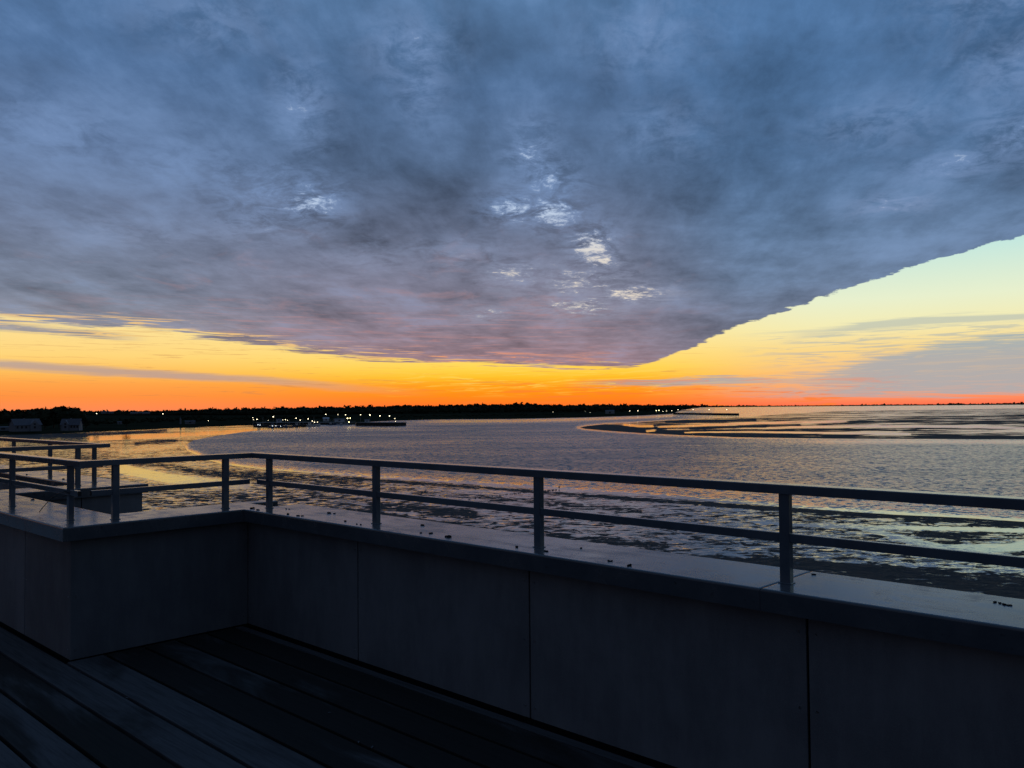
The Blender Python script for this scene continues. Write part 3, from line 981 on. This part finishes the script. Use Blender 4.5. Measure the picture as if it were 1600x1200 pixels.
CLUMP_LABELS = [
    'flat dark clump lying in the inner corner of the coping', 'small dark clump between the inner corner and the first post of the long railing',
    'left half of the tiny pair of specks just past the first long-side post', 'right half of the tiny pair of specks just past the first long-side post',
    'dark clump at the coping edge, first past the first post', 'small clump at the coping edge, second past the first post', 'small clump touching the second edge clump past the first post',
    'dark clump mid-coping between first and second post, bigger of a pair', 'smaller clump of the mid-coping pair between first and second post',
    'clump at the coping edge shortly before the second post', 'left of two specks right in front of the second post', 'right of two specks right in front of the second post',
    'round clump mid-coping just past the second post', 'tiny speck at the edge between the second post and the big round clump', 'small clump next to the tiny speck past the second post',
    'big dark clump at the edge midway between the second and third post', 'clump at the foot of the third post on its left', 'clump at the foot of the third post on its right',
    'tiny clump mid-coping just past the third post', 'small clump near the edge past the third post', 'dark clump at the very edge, second past the third post',
    'speck beyond the fourth post near the coping joint', 'flat speck on the outer side just past the fourth post',
    'leftmost of the four joined lumps near the right end of the coping', 'second of the four joined lumps near the right end of the coping', 'third of the four joined lumps near the right end of the coping', 'last of the four joined lumps near the right end of the coping',
    'small clump on the coping of the near left arm between two posts', 'flat dark clump on the far coping beyond the recess, left one', 'dark clump on the far coping beyond the recess, right one']
for i, (x, y, k) in enumerate(CLUMPS):
    bm = bmesh.new()
    for j in range(3):
        r_ = bmesh.ops.create_icosphere(bm, subdivisions=1, radius=0.010 * k * random.uniform(0.6, 1.0),
                                        matrix=Matrix.Translation((random.uniform(-.011, .011) * k, random.uniform(-.008, .008) * k, 0.003 * k)) @ Matrix.Diagonal((1.2, 1, 0.62, 1)))
    for v_ in bm.verts:
        v_.co += Vector([random.uniform(-1, 1) for _ in range(3)]) * 0.0018
    o_ = link('dirt_clump', from_bm(bm), 'dirt', None)
    w_ = Matrix.Translation(ORG) @ Matrix.Rotation(TH, 4, 'Z') @ Vector((x, y, ZC))
    o_.location = w_
    o_.rotation_euler = (0, 0, TH + random.uniform(0, 3))
    far_ = x < -1
    tag(o_, CLUMP_LABELS[i], 'dirt', 'dark clumps of dirt scattered on the parapet coping')

# roof terrace deck: boards parallel to the long parapet
dk = place('deck')
tag(dk, kind='structure')
link('sub_deck', box_mesh(-3.25 + 0.03, 9.0, -9.0, OV + 0.02, -0.29, -0.05), 'cavity', dk)
edges = [0.040, -0.045, -0.268, -0.492, -0.72, -0.968, -1.21, -1.425, -1.655, -1.87]
while edges[-1] > -7.0:
    edges.append(edges[-1] - 0.228)
BOARD_TONE = [0.2, 0.15, 0.2, 0.3, 0.2, 0.80, 0.95, 0.22, 0.6, 0.75, 0.8, 0.4]
for i, (t1, t0) in enumerate(zip(edges, edges[1:])):
    inner = t1 > -LEN + 0.1
    left_end = -0.045 if inner else -3.2
    gap = 0.011
    if i == 0:
        continue
    x = left_end
    first = True
    while x < 8.9:
        ln = random.uniform(3.6, 4.4) if not first else random.uniform(4.4, 7.0)
        x2 = min(9.0, x + ln)
        z_ = random.uniform(-0.0015, 0.0015)
        bm = bmesh.new()
        add_box(bm, x, x2 - 0.003, t0 + gap, t1 - gap, -0.028 + z_, z_, 0.003)
        bo = link('deck_board', from_bm(bm), 'deck_board', dk)
        q_ = BOARD_TONE[i] if i < len(BOARD_TONE) else random.random()
        bo.color = (q_, q_, q_, 1)
        x = x2
        first = False
# narrow strips at the foot of the parapet
link('edge_strip', box_mesh(-0.06, 9.0, -0.036, 0.022, -0.022, -0.006, 0.002), 'deck_board', dk)
link('edge_strip', box_mesh(-0.058, -0.050, -LEN - 0.2, 0.02, -0.022, -0.012, 0.001), 'deck_board', dk)
# a few dry leaves on the boards
for px, py, lf in [(137, 1047, 'pale leaf in the board gap at the parapet corner, brighter one'), (125, 1050, 'faint pale leaf just left of the brighter one by the parapet corner'),
                   (198, 1091, 'pale crumb of leaf along the second gap from the parapet corner'), (581, 1168, 'pale leaf in the gap at the bottom of the deck, right one'),
                   (560, 1160, 'pale leaf left of the brighter one at the bottom of the deck'), (515, 1114, 'thin pale leaf lying alone nearer to the long parapet')]:
    w_ = at(px, py, 0.002)
    bm = bmesh.new()
    L_ = random.uniform(0.012, 0.02)
    pts_ = [(-L_, 0, 0.001), (-L_ * .3, L_ * .35, 0.004), (L_, 0, 0.002), (-L_ * .2, -L_ * .3, 0.003)]
    bm.faces.new([bm.verts.new(p) for p in pts_])
    bmesh.ops.solidify(bm, geom=bm.faces[:], thickness=0.0008)
    o_ = link('dry_leaf', from_bm(bm), 'house_wall', None, w_)
    o_.rotation_euler = (0, 0, random.uniform(0, 6))
    tag(o_, lf, 'leaf', 'dry leaves lying on the deck boards')

# ------------------------------------------------------------------ woods
def crown_into(V, Fc, cx, cy, z0, h, w, kind, n_):
    """leaf-clump faces spread through the crown of a tree"""
    for _ in range(n_):
        t = random.random()
        if kind == 'pine':
            rr = w * (1 - t) ** 0.8 * 0.5 * random.uniform(0.5, 1.1)
        else:
            rr = w * 0.5 * math.sin(math.pi * min(1, 0.14 + t * 0.84)) ** 0.6 * random.uniform(0.55, 1.05)
        a = random.uniform(0, 6.283)
        c = Vector((cx + rr * math.cos(a), cy + rr * math.sin(a), z0 + h * (0.12 + 0.86 * t)))
        s_ = w * random.uniform(0.10, 0.22)
        d1 = Vector((random.uniform(-1, 1), random.uniform(-1, 1), random.uniform(-.5, .5))).normalized() * s_
        d2 = Vector((random.uniform(-1, 1), random.uniform(-1, 1), random.uniform(-.7, .7))).normalized() * s_
        i = len(V)
        V += [c - d1, c - d2 * 0.8, c + d1, c + d2]
        Fc.append((i, i + 1, i + 2, i + 3))


def tri_body(V, Fc, cx, cy, z0, h, w, kind):
    """dense inner mass of the crown"""
    k = 6
    prof = [(0.1, 0.30), (0.35, 0.42), (0.7, 0.30), (0.95, 0.08)] if kind != 'pine' else [(0.1, 0.36), (0.5, 0.24), (0.95, 0.03)]
    rings = []
    for t, r_ in prof:
        ring = []
        for j in range(k):
            a = 6.283 * j / k + random.uniform(-.3, .3)
            q = r_ * w * random.uniform(0.8, 1.15)
            ring.append(len(V))
            V.append(Vector((cx + q * math.cos(a), cy + q * math.sin(a), z0 + h * t)))
        rings.append(ring)
    for a_, b_ in zip(rings, rings[1:]):
        for j in range(k):
            Fc.append((a_[j], a_[(j + 1) % k], b_[(j + 1) % k], b_[j]))
    Fc.append(tuple(rings[-1]))


def mesh_from(V, Fc):
    me = bpy.data.meshes.new('m')
    me.from_pydata([tuple(v_) for v_ in V], [], Fc)
    me.update()
    return me


def forest(name, pxs, top_fn, dist_fn, rows, step, ground, hmin=0.0):
    """woods reading as one mass; the skyline follows the outline seen from the terrace"""
    V, Fc = [], []
    for r_ in range(rows):
        px = pxs[0]
        while px < pxs[1]:
            dist = dist_fn(px) + r_ * step * 6 + random.uniform(-1, 1) * step * 2
            p = at_dist(px, hor(px), dist)
            drop = 0.0 if r_ == rows - 1 else (rows - 1 - r_) * 0.7
            topz = EYE + (hor(px) - top_fn(px)) / FPX * dist * 1.0 - drop * dist / 1300.0
            gz = ground
            hh = topz - gz + random.gauss(0, 0.016 * min(dist, 2600) / 24.0)
            hh = max(hh, 3.0)
            w = min(hh * 0.85, 14.0) * random.uniform(0.9, 1.5) * max(1.0, dist / 1500)
            kind = 'pine' if random.random() < 0.15 else 'leaf'
            tri_body(V, Fc, p.x, p.y, gz - 1, hh, w * 1.25, kind)
            crown_into(V, Fc, p.x, p.y, gz - 1, hh * 1.03, w * 1.15, kind, 8 if dist > 2500 else 12)
            px += step * FPX / dist * random.uniform(0.45, 0.95)
    o_ = link(name, mesh_from(V, Fc), 'foliage')
    tag(o_, kind='stuff')
    return o_


def itp(tab):
    xs_, ys_ = [a[0] for a in tab], [a[1] for a in tab]
    return lambda x: float(np.interp(x, xs_, ys_))


sky_l = itp([(-600, 648), (-300, 644), (0, 641.2), (30, 640.2), (50, 638.8), (80, 637.6), (98, 636.2), (112, 637.2), (126, 637.6)])
forest('forest', (-500, 126), sky_l, lambda x: 980, 5, 6.5, WATER + 5.0)
sky_m = itp([(110, 642.5), (135, 642.3), (250, 641.6), (300, 639.8), (380, 638.2), (470, 636.6), (520, 636), (600, 634.6), (700, 632.8), (770, 631.6), (830, 632.0), (880, 632.6), (1000, 632.6), (1040, 633.6), (1075, 634.0)])
forest('forest', (118, 1075), sky_m, itp([(118, 2600), (400, 1900), (620, 2000), (900, 2300), (1075, 3200)]), 5, 9.0, WATER + 5.0)
sky_r = itp([(1040, 634.2), (1090, 634.0), (1200, 634.1), (1300, 633.5), (1400, 632.2), (1470, 631.8), (1480, 631.1), (1520, 631.4), (1600, 630.0), (1700, 629.4), (2600, 622)])
forest('forest', (1040, 1900), sky_r, lambda x: 11600, 2, 42.0, WATER + 2.0)
# dark scrub on the marsh between the shore and the woods
for (a_, b_, yb0, yb1, tops) in [(128, 330, 662, 655, 5), (300, 520, 657, 653, 4), (860, 1060, 645, 641, 2.5), (620, 880, 651, 648, 2.0), (-300, 20, 668, 668, 4)]:
    V, Fc = [], []
    px = a_
    while px < b_:
        f_ = (px - a_) / (b_ - a_)
        yy = yb0 + (yb1 - yb0) * f_ + random.uniform(-2.0, 1.0)
        p = at(px, yy, WATER + 3.4)
        dist = math.hypot(p.x, p.y)
        hh = tops * dist / FPX * random.uniform(0.5, 1.3)
        tri_body(V, Fc, p.x, p.y, WATER + 2.6, hh, hh * 1.9, 'leaf')
        crown_into(V, Fc, p.x, p.y, WATER + 2.6, hh, hh * 1.8, 'leaf', 9)
        px += random.uniform(1.2, 3.6)
    tag(link('scrub', mesh_from(V, Fc), 'foliage'), kind='stuff')


def tree(px, ybase, ytop, gz, label, kind='leaf', wk=0.8):
    p = at(px, ybase, gz)
    dist = math.hypot(p.x, p.y)
    h = (ybase - ytop) / FPX * dist
    w = h * wk
    t = empty('tree', p)
    tag(t, label, 'tree', None)
    bm = bmesh.new()
    me = tube_mesh([(0, 0, -0.3), (w * 0.02, 0, h * 0.3), (w * 0.04, w * 0.03, h * 0.75)], [w * 0.06, w * 0.045, w * 0.015], 7)
    tr = link('trunk', me, 'bark', t)
    for j in range(4):
        a = j * 1.6 + random.random()
        z_ = h * (0.25 + 0.12 * j)
        link('branch', tube_mesh([(w * 0.02, 0, z_), (math.cos(a) * w * 0.2, math.sin(a) * w * 0.2, z_ + h * 0.12), (math.cos(a) * w * 0.36, math.sin(a) * w * 0.36, z_ + h * 0.2)], [w * 0.025, w * 0.018, w * 0.006], 5), 'bark', tr)
    V, Fc = [], []
    for j in range(5 if kind == 'leaf' else 1):
        if kind == 'leaf':
            a = random.uniform(0, 6.28)
            rr = w * random.uniform(0.08, 0.28)
            hb = h * random.uniform(0.15, 0.42)
            tri_body(V, Fc, rr * math.cos(a), rr * math.sin(a), hb, h * 0.45, w * 0.5, kind)
            crown_into(V, Fc, rr * math.cos(a), rr * math.sin(a), hb, h * random.uniform(.48, .58), w * 0.62, kind, 70)
        else:
            tri_body(V, Fc, 0, 0, h * 0.1, h * 0.9, w * 0.8, kind)
            crown_into(V, Fc, 0, 0, h * 0.08, h * 0.95, w * 1.1, kind, 160)
    link('crown', mesh_from(V, Fc), 'foliage', t)
    return t


for args in [
    (-8, 668, 652, WATER + 3, 'rounded dark tree at the edge of the photo beside the western white house'),
    (70, 669, 653, WATER + 3, 'dark rounded tree just beside the gable of the left white house'),
    (84, 668, 650, WATER + 3, 'tallest dark tree standing between the two white houses'),
    (92, 667, 655, WATER + 3, 'low bushy tree close to the left end of the right white house'),
    (134, 668, 656, WATER + 3, 'low dark tree just past the right white house'),
    (150, 667, 659, WATER + 3, 'small shrubby tree on the marsh, second past the right white house'),
    (197, 667, 656, WATER + 3, 'lone bushy tree in the middle of the marsh by the small shed'),
]:
    tree(*args, wk=1.15)
tree(825, 638.0, 628.0, WATER + 8, 'lone tall tree rising above the skyline of the distant woods', 'leaf', 0.9)
tree(806, 638.0, 628.8, WATER + 8, 'wide tree above the skyline just left of the lone tall tree', 'leaf', 1.4)

# ------------------------------------------------------------------ houses on the marsh
def house(px0, px1, ybase, ytop, gz, label, gable_side, rot):
    p = at((px0 + px1) / 2, ybase, gz)
    dist = math.hypot(p.x, p.y)
    k = dist / FPX
    Lh = (px1 - px0) * k * 0.74
    Hh = (ybase - ytop) * k
    Wd = Lh * 0.62
    eave = Hh * 0.42
    az_ = math.atan2(p.x, p.y)
    t = empty('house', p, -az_ + rot)
    tag(t, label, 'house')
    # walls with gables
    bm = bmesh.new()
    hx, hy = Lh / 2, Wd / 2
    pts_ = [(-hx, -hy, -1), (hx, -hy, -1), (hx, hy, -1), (-hx, hy, -1), (-hx, -hy, eave), (hx, -hy, eave), (hx, hy, eave), (-hx, hy, eave), (-hx, 0, Hh * 0.94), (hx, 0, Hh * 0.94)]
    vs = [bm.verts.new(q) for q in pts_]
    for f_ in [(0, 1, 5, 4), (2, 3, 7, 6), (1, 2, 6, 9, 5), (3, 0, 4, 8, 7), (0, 3, 2, 1)]:
        bm.faces.new([vs[i] for i in f_])
    wl = link('wall', from_bm(bm), 'house_wall', t)
    # roof planes with overhang and thickness
    bm = bmesh.new()
    ov = 0.5
    sl = (Hh * 0.95 - eave) / hy
    for s_ in (-1, 1):
        a0 = Vector((-hx - ov, s_ * (hy + ov), eave - sl * ov + .12))
        a1 = Vector((hx + ov, s_ * (hy + ov), eave - sl * ov + .12))
        b1, b0 = Vector((hx + ov, 0, Hh * .96)), Vector((-hx - ov, 0, Hh * .96))
        q = [bm.verts.new(v_) for v_ in (a0, a1, b1, b0)] + [bm.verts.new(v_ + Vector((0, 0, .25))) for v_ in (a0, a1, b1, b0)]
        for f_ in [(0, 1, 2, 3), (7, 6, 5, 4), (0, 4, 5, 1), (1, 5, 6, 2), (2, 6, 7, 3), (3, 7, 4, 0)]:
            bm.faces.new([q[i] for i in f_])
    rf = link('roof', from_bm(bm), 'house_roof', t)
    link('chimney', box_mesh(-hx * .1 - .4, -hx * .1 + .4, -.4, .4, Hh * .9, Hh * 1.05), 'house_wall', rf)
    # a cross gable facing the sea
    gx = hx * 0.45 * gable_side
    gw = Lh * 0.16
    bm = bmesh.new()
    q = [(gx - gw, -hy - .8, -1), (gx + gw, -hy - .8, -1), (gx + gw, -hy - .8, eave * 1.15), (gx, -hy - .8, Hh * .86), (gx - gw, -hy - .8, eave * 1.15)]
    fr = [bm.verts.new(v_) for v_ in q]
    bk = [bm.verts.new((v_[0], 0, v_[2])) for v_ in q]
    bm.faces.new(fr)
    for i in range(5):
        bm.faces.new((fr[i], fr[(i + 1) % 5], bk[(i + 1) % 5], bk[i]))
    link('gable', from_bm(bm), 'house_wall', t)
    # windows
    xs_ = np.linspace(-hx * .8, hx * .8, 6)
    for x in xs_:
        y_ = -hy - .03
        if abs(x - gx) < gw * 1.15:
            continue
        f_ = link('window', box_mesh(x - .75, x + .75, y_ - .05, y_ + .05, 0.9, eave * .86), 'house_wall', t)
        link('pane', box_mesh(x - .6, x + .6, y_ - .09, y_ - .052, 1.0, eave * .82), 'window_glass', f_)
    for zz0, zz1 in ((0.8, eave * .8), (eave * 1.0, eave * 1.4)):
        f_ = link('window', box_mesh(gx - .8, gx + .8, -hy - .9, -hy - .8, zz0, zz1), 'house_wall', t)
        link('pane', box_mesh(gx - .65, gx + .65, -hy - .94, -hy - .902, zz0 + .12, zz1 - .1), 'window_glass', f_)
    return t


house(17, 62, 671.5, 656.5, WATER + 2.8, 'white house with dark roof and front gable, left one of the pair', 1, 0.35)
house(96, 128, 670.5, 656.0, WATER + 2.8, 'white house with steep grey roof, right one of the pair on the marsh', -1, -0.3)


def shed(px0, px1, ybase, ytop, gz, label, m_='house_wall', roofm='house_roof', cat='shed', name='shed', dd=None):
    p = at((px0 + px1) / 2, ybase, gz)
    if dd:
        p = at_dist((px0 + px1) / 2, ybase, dd)
    dist = math.hypot(p.x, p.y)
    k = dist / FPX
    Lh, Hh = (px1 - px0) * k, (ybase - ytop) * k
    t = empty(name, p, -math.atan2(p.x, p.y))
    tag(t, label, cat)
    link('wall', box_mesh(-Lh / 2, Lh / 2, 0, Lh * .6, -1, Hh * .68), m_, t)
    bm = bmesh.new()
    hx, d_ = Lh / 2 + .3, Lh * .6
    q = [(-hx, -.3, Hh * .68), (hx, -.3, Hh * .68), (hx, d_ + .3, Hh * .68), (-hx, d_ + .3, Hh * .68), (-hx, d_ / 2, Hh), (hx, d_ / 2, Hh)]
    vs = [bm.verts.new(v_) for v_ in q]
    for f_ in [(0, 1, 5, 4), (2, 3, 4, 5), (1, 2, 5), (3, 0, 4), (3, 2, 1, 0)]:
        bm.faces.new([vs[i] for i in f_])
    link('roof', from_bm(bm), roofm, t)
    link('door', box_mesh(-Lh * .1, Lh * .1, -.08, -.01, 0, Hh * .5), 'window_glass', t)
    return t


shed(-6, 16, 671, 667, WATER + 2.8, 'low pale outbuilding beside the left white house')
shed(184, 190, 662, 658.8, WATER + 3, 'tiny pale shed beside the bushy tree on the marsh')
shed(290, 304, 661, 657.5, WATER + 3, 'pale low shed on the shore just right of the white tower')
shed(160, 176, 645.5, 643.0, WATER + 6, 'long pale farm building at the foot of the far woods by a street lamp', dd=2300)
shed(206, 232, 646.3, 644.0, WATER + 6, 'long grey hall in front of the distant woods', dd=2200)
shed(505, 514, 657, 652.5, WATER + 2.5, 'small white harbour building under a lamp mast', 'hull_white', 'hull_white')
shed(432, 440, 658.5, 654.6, WATER + 2.5, 'pale harbour shed behind the moored boats', 'hull_white')
shed(523, 538, 657.5, 654.0, WATER + 2.5, 'low pale fish hall behind the boats with masts', 'hull_white')
shed(570, 577, 659.0, 655.0, WATER + 2.6, 'little pale hut standing on the pier head quay', 'hull_white')
shed(946, 960, 645.6, 640.6, WATER + 3, 'dark building by the shore left of the right hand lamps', 'facade', dd=1700)
# slim white tower on the shore
p = at(282, 661, WATER + 3)
k = math.hypot(p.x, p.y) / FPX
tw = empty('tower', p)
tag(tw, 'slim white tower standing on the dark shore', 'tower')
link('shaft', tube_mesh([(0, 0, -1), (0, 0, 6.5 * k)], [1.3 * k, 1.0 * k], 12), 'house_wall', tw)
link('tower_cap', tube_mesh([(0, 0, 6.5 * k), (0, 0, 8.2 * k)], [1.2 * k, 0.1 * k], 12), 'house_roof', tw)

# ------------------------------------------------------------------ harbour
def quay(name, pa, pb, zt, depth, label, cat, m_='pier_dark', rail_=True):
    a, b_ = at(*pa), at(*pb)
    d_ = (b_ - a)
    L_ = d_.length
    t = empty(name, a, math.atan2(d_.y, d_.x))
    tag(t, label, cat)
    link('quay_wall', box_mesh(0, L_, 0, depth, -1.5, zt - .25), m_, t)
    link('deck_slab', box_mesh(-.3, L_ + .3, -.3, depth + .3, zt - .248, zt), 'concrete', t)
    n_ = int(L_ / 6)
    for i in range(n_ + 1):
        x = L_ * i / n_
        link('pile', tube_mesh([(x, -.5, -1.5), (x, -.5, zt + .1)], .22, 6), m_, t)
    if rail_:
        link('guard_rail', box_mesh(0, L_, depth - .2, depth - .1, zt + .9, zt + 1.0), 'metal_mast', t)
    return t


quay('pier', (556, 665.0), (620, 665.5), 3.0, 12, 'dark pier with lamps at the right end of the harbour', 'pier')
quay('quay', (396, 664.0), (545, 663.6), 2.4, 14, 'long low quay behind the moored fishing boats', 'quay')
quay('jetty', (1052, 647.5), (1146, 648.8), 3.0, 10, 'long thin jetty running out from the far right shore', 'jetty')


def boat(px0, px1, ybase, hullm, label, house_at=0.3, masts=(0.5,), htall=1.0, flip=False):
    a = at((px0 + px1) / 2, ybase)
    k = math.hypot(a.x, a.y) / FPX
    L_ = (px1 - px0) * k
    t = empty('fishing_boat', a, -math.atan2(a.x, a.y) + (math.pi if flip else 0) + random.uniform(-.15, .15))
    tag(t, label, 'boat')
    Bm, fb = L_ * 0.26, L_ * 0.10
    bm = bmesh.new()
    secs = []
    for i in range(9):
        u_ = i / 8
        x = -L_ / 2 + L_ * u_
        w = Bm / 2 * (math.sin(math.pi * min(1, 0.25 + u_ * .75)) ** 0.55) if u_ > .05 else Bm / 2 * .72
        w = max(w, .05)
        sh = fb * (1.0 + 0.9 * (u_ - .35) ** 2 * 2)
        ring = [(x, -w, sh), (x, -w * .8, -.2), (x, 0, -.9), (x, w * .8, -.2), (x, w, sh)]
        secs.append([bm.verts.new(q) for q in ring])
    for s0, s1 in zip(secs, secs[1:]):
        for j in range(4):
            bm.faces.new((s0[j], s0[j + 1], s1[j + 1], s1[j]))
        bm.faces.new((s0[4], s0[0], s1[0], s1[4]))
    bm.faces.new(secs[0])
    bm.faces.new(secs[-1][::-1])
    link('hull', from_bm(bm), hullm, t)
    hx = -L_ / 2 + L_ * house_at
    wh = link('wheelhouse', box_mesh(hx - L_ * .10, hx + L_ * .09, -Bm * .3, Bm * .3, fb * .8, fb * .8 + L_ * .17 * htall, .05), 'hull_white', t)
    link('window', box_mesh(hx - L_ * .08, hx + L_ * .075, -Bm * .3 - .06, -Bm * .3 - .01, fb * .8 + L_ * .10 * htall, fb * .8 + L_ * .14 * htall), 'window_glass', wh)
    for mm in masts:
        x = -L_ / 2 + L_ * mm
        ms_ = link('mast', tube_mesh([(x, 0, fb), (x, 0, fb + L_ * .52)], [.16, .10], 6), 'metal_mast', t)
        link('boom', tube_mesh([(x, 0, fb + L_ * .12), (x + L_ * .22, 0, fb + L_ * .34)], .09, 6), 'metal_mast', ms_)
    return t


boat(397, 420, 667.2, 'hull_black', 'dark fishing boat moored first in line at the left end of the quay', .35, (.6,))
boat(420, 441, 667.8, 'hull_blue', 'blue hulled fishing boat, second in the moored line from the left', .3, (.55,))
boat(440, 458, 667.6, 'hull_blue', 'blue fishing boat, third in the moored line, with low wheelhouse', .6, (.35,), .8, True)
boat(458, 478, 666.4, 'hull_black', 'dark trawler with two masts in the middle of the harbour', .3, (.5, .75), 1.1)
boat(476, 500, 666.0, 'hull_white', 'white hulled boat lying nearest to the open water', .35, (.6,))
boat(512, 528, 664.3, 'hull_blue', 'fishing boat with two tall masts behind the white boat', .3, (.25, .55), 1.1)
boat(526, 544, 664.3, 'hull_white', 'pale boat with high wheelhouse beside the bright floodlights', .4, (.7,), 1.3)

# lamps: globes on posts, each lit
def lamp(px, py, ybase, label, r_px=1.0, m_='lamp_white', dist=None, gz=WATER + 2.8, group=None):
    if dist is None:
        b_ = at(px, ybase, gz)
        dist = math.hypot(b_.x, b_.y)
    top = at_dist(px, py, dist)
    k = dist / FPX
    t = empty('street_lamp', Vector((top.x, top.y, gz)))
    tag(t, label, 'lamp', group)
    h = max(1.0, top.z - gz)
    link('pole', tube_mesh([(0, 0, 0), (0, 0, h)], [.12 * max(1, k), .07 * max(1, k)], 6), 'metal_mast', t)
    bm = bmesh.new()
    bmesh.ops.create_icosphere(bm, subdivisions=2, radius=r_px * k * 0.62, matrix=Matrix.Translation((0, 0, h)) @ Matrix.Diagonal((1, 1, .8, 1)))
    link('lamp_head', from_bm(bm), m_, t)


QD = 745.0
L1 = [(395, 652.5, .7, 'left end of the quay, topmost light'), (396.2, 655.6, .6, 'left end of the quay, lowest light'), (401.5, 655.2, 1.0, 'left end of the quay, brightest light'),
      (419, 656.8, .5, 'faint lamp behind the first moored boat'), (427, 651.2, 1.3, 'big bright lamp above the second moored boat'), (442, 656, .6, 'first of three small lamps behind the boats'),
      (446, 655.7, .8, 'middle of three small lamps behind the boats'), (449.2, 656.7, .6, 'last of three small lamps behind the boats'), (462.7, 653.4, 1.0, 'bright lamp above the dark trawler'),
      (469, 656.4, .9, 'warm low lamp beside the dark trawler'), (481.4, 654.5, 1.0, 'lamp above the stern of the white boat'), (488, 657.9, .9, 'upper light over the white hulled boat'),
      (491.3, 660.1, 1.0, 'middle light over the white hulled boat'), (496, 660.5, .8, 'lamp over the bow of the white hulled boat'), (509, 647.3, 1.0, 'tall mast lamp over the small white harbour building'),
      (528, 647.9, .7, 'faint tall lamp over the boats with masts'), (540, 648.1, .95, 'tall lamp left above the bright floodlights')]
for px, py, r_, lb in L1:
    lamp(px, py, 660, 'lit harbour lamp, ' + lb, r_, 'lamp_white', QD + 20)
for px, py, r_, lb in [(543, 653.7, 1.5, 'largest of the yellow floodlights at the pier root'), (547.2, 653.3, 1.1, 'yellow floodlight right of the largest one'), (545.2, 659.9, 1.3, 'lowest yellow floodlight just above the water')]:
    lamp(px, py, 660, lb, r_, 'lamp_yellow', QD + 4)
for px, py, r_, lb in [(563.4, 648.1, .9, 'first tall lamp on the pier counted from the land'), (578, 648.4, 1.4, 'second tall lamp on the pier, the brightest'), (593.6, 649.8, 1.2, 'third tall lamp on the pier'),
                       (608.6, 649.9, 1.2, 'fourth tall lamp on the pier'), (617, 653.9, .8, 'short lamp at the pier head'), (618, 658.4, .7, 'lowest lamp at the pier head, close over the deck')]:
    lamp(px, py, 660, lb, r_, 'lamp_white', QD - 12)
for px, py, lb in [(403, 663.7, 'first deck light of the dark moored boat'), (406.3, 664.1, 'second deck light of the dark moored boat'), (425.7, 665.4, 'left deck light on the blue boat'),
                   (431, 665.4, 'right deck light on the blue boat'), (438.5, 665.8, 'deck light between the two blue boats')]:
    lamp(px, py, 666.5, lb, .65, 'lamp_cool', 700, WATER + .5)
for px, py, r_, lb in [(151, 646.1, .8, 'small white street lamp far behind the right white house'), (254.5, 646.6, .9, 'lone street lamp in front of the dark woods'), (325.5, 660.2, .6, 'small lamp on the shore right of the white tower'),
                       (864, 643.8, .45, 'tiny faint lamp on the far shore, leftmost'), (922, 644.5, .4, 'tiny faint lamp on the far shore, second'), (914.8, 642.6, .4, 'tiny faint lamp slightly above the second one'),
                       (984, 642.1, .75, 'left one of two white lamps on the far shore'), (996.6, 641.8, .85, 'right one of two white lamps on the far shore'),
                       (1036, 642.8, .6, 'small lamp just past the green yellow pair'), (1041, 642.2, .6, 'small lamp midway between the yellow pair and the jetty'), (1049.6, 641.7, .7, 'lamp at the landward end of the jetty'),
                       (1059.4, 640.1, .75, 'first tall lamp over the jetty'), (1083, 640.1, .75, 'second tall lamp over the jetty'), (1108, 640.1, .75, 'third tall lamp over the jetty'), (1135.6, 640.1, .75, 'fourth tall lamp over the jetty, farthest out')]:
    lamp(px, py, 0, lb, r_, 'lamp_white', 2150 if px < 300 else (960 if px < 400 else 1500), WATER + 3)
for px, py, lb in [(1025.6, 641.6, 'left greenish yellow lamp of the close pair'), (1029.6, 641.0, 'right greenish yellow lamp of the close pair')]:
    lamp(px, py, 0, lb, 1.0, 'lamp_yellow', 1500, WATER + 3)

# stake in the shallows with a bird-sized top
p = at(873.5, 764.5)
st_ = empty('stake', p)
tag(st_, 'short dark stake standing alone in the shallow water', 'stake')
link('shaft', tube_mesh([(0, 0, -.4), (0.02, 0, .30)], [.05, .04], 7), 'bark', st_)
link('top_knob', tube_mesh([(0.02, 0, .28), (0.02, 0, .42), (0.02, 0, .55)], [.10, .17, .08], 7), 'bark', st_)
# brushwood groyne: a dark line of stubby stakes leading out to it
V, Fc = [], []
pa, pb = at(742, 781), at(868, 765.5)
bm = bmesh.new()
for i in range(150):
    t = i / 149
    q = pa.lerp(pb, t) + Vector((random.uniform(-.25, .25), random.uniform(-.4, .4) + math.sin(t * 5) * .8, 0))
    h_ = random.uniform(.12, .30)
    add_box(bm, q.x - .05, q.x + .06, q.y - .05, q.y + .05, WATER - .3, WATER + h_)
gr = link('groyne', from_bm(bm), 'bark')
tag(gr, kind='stuff')
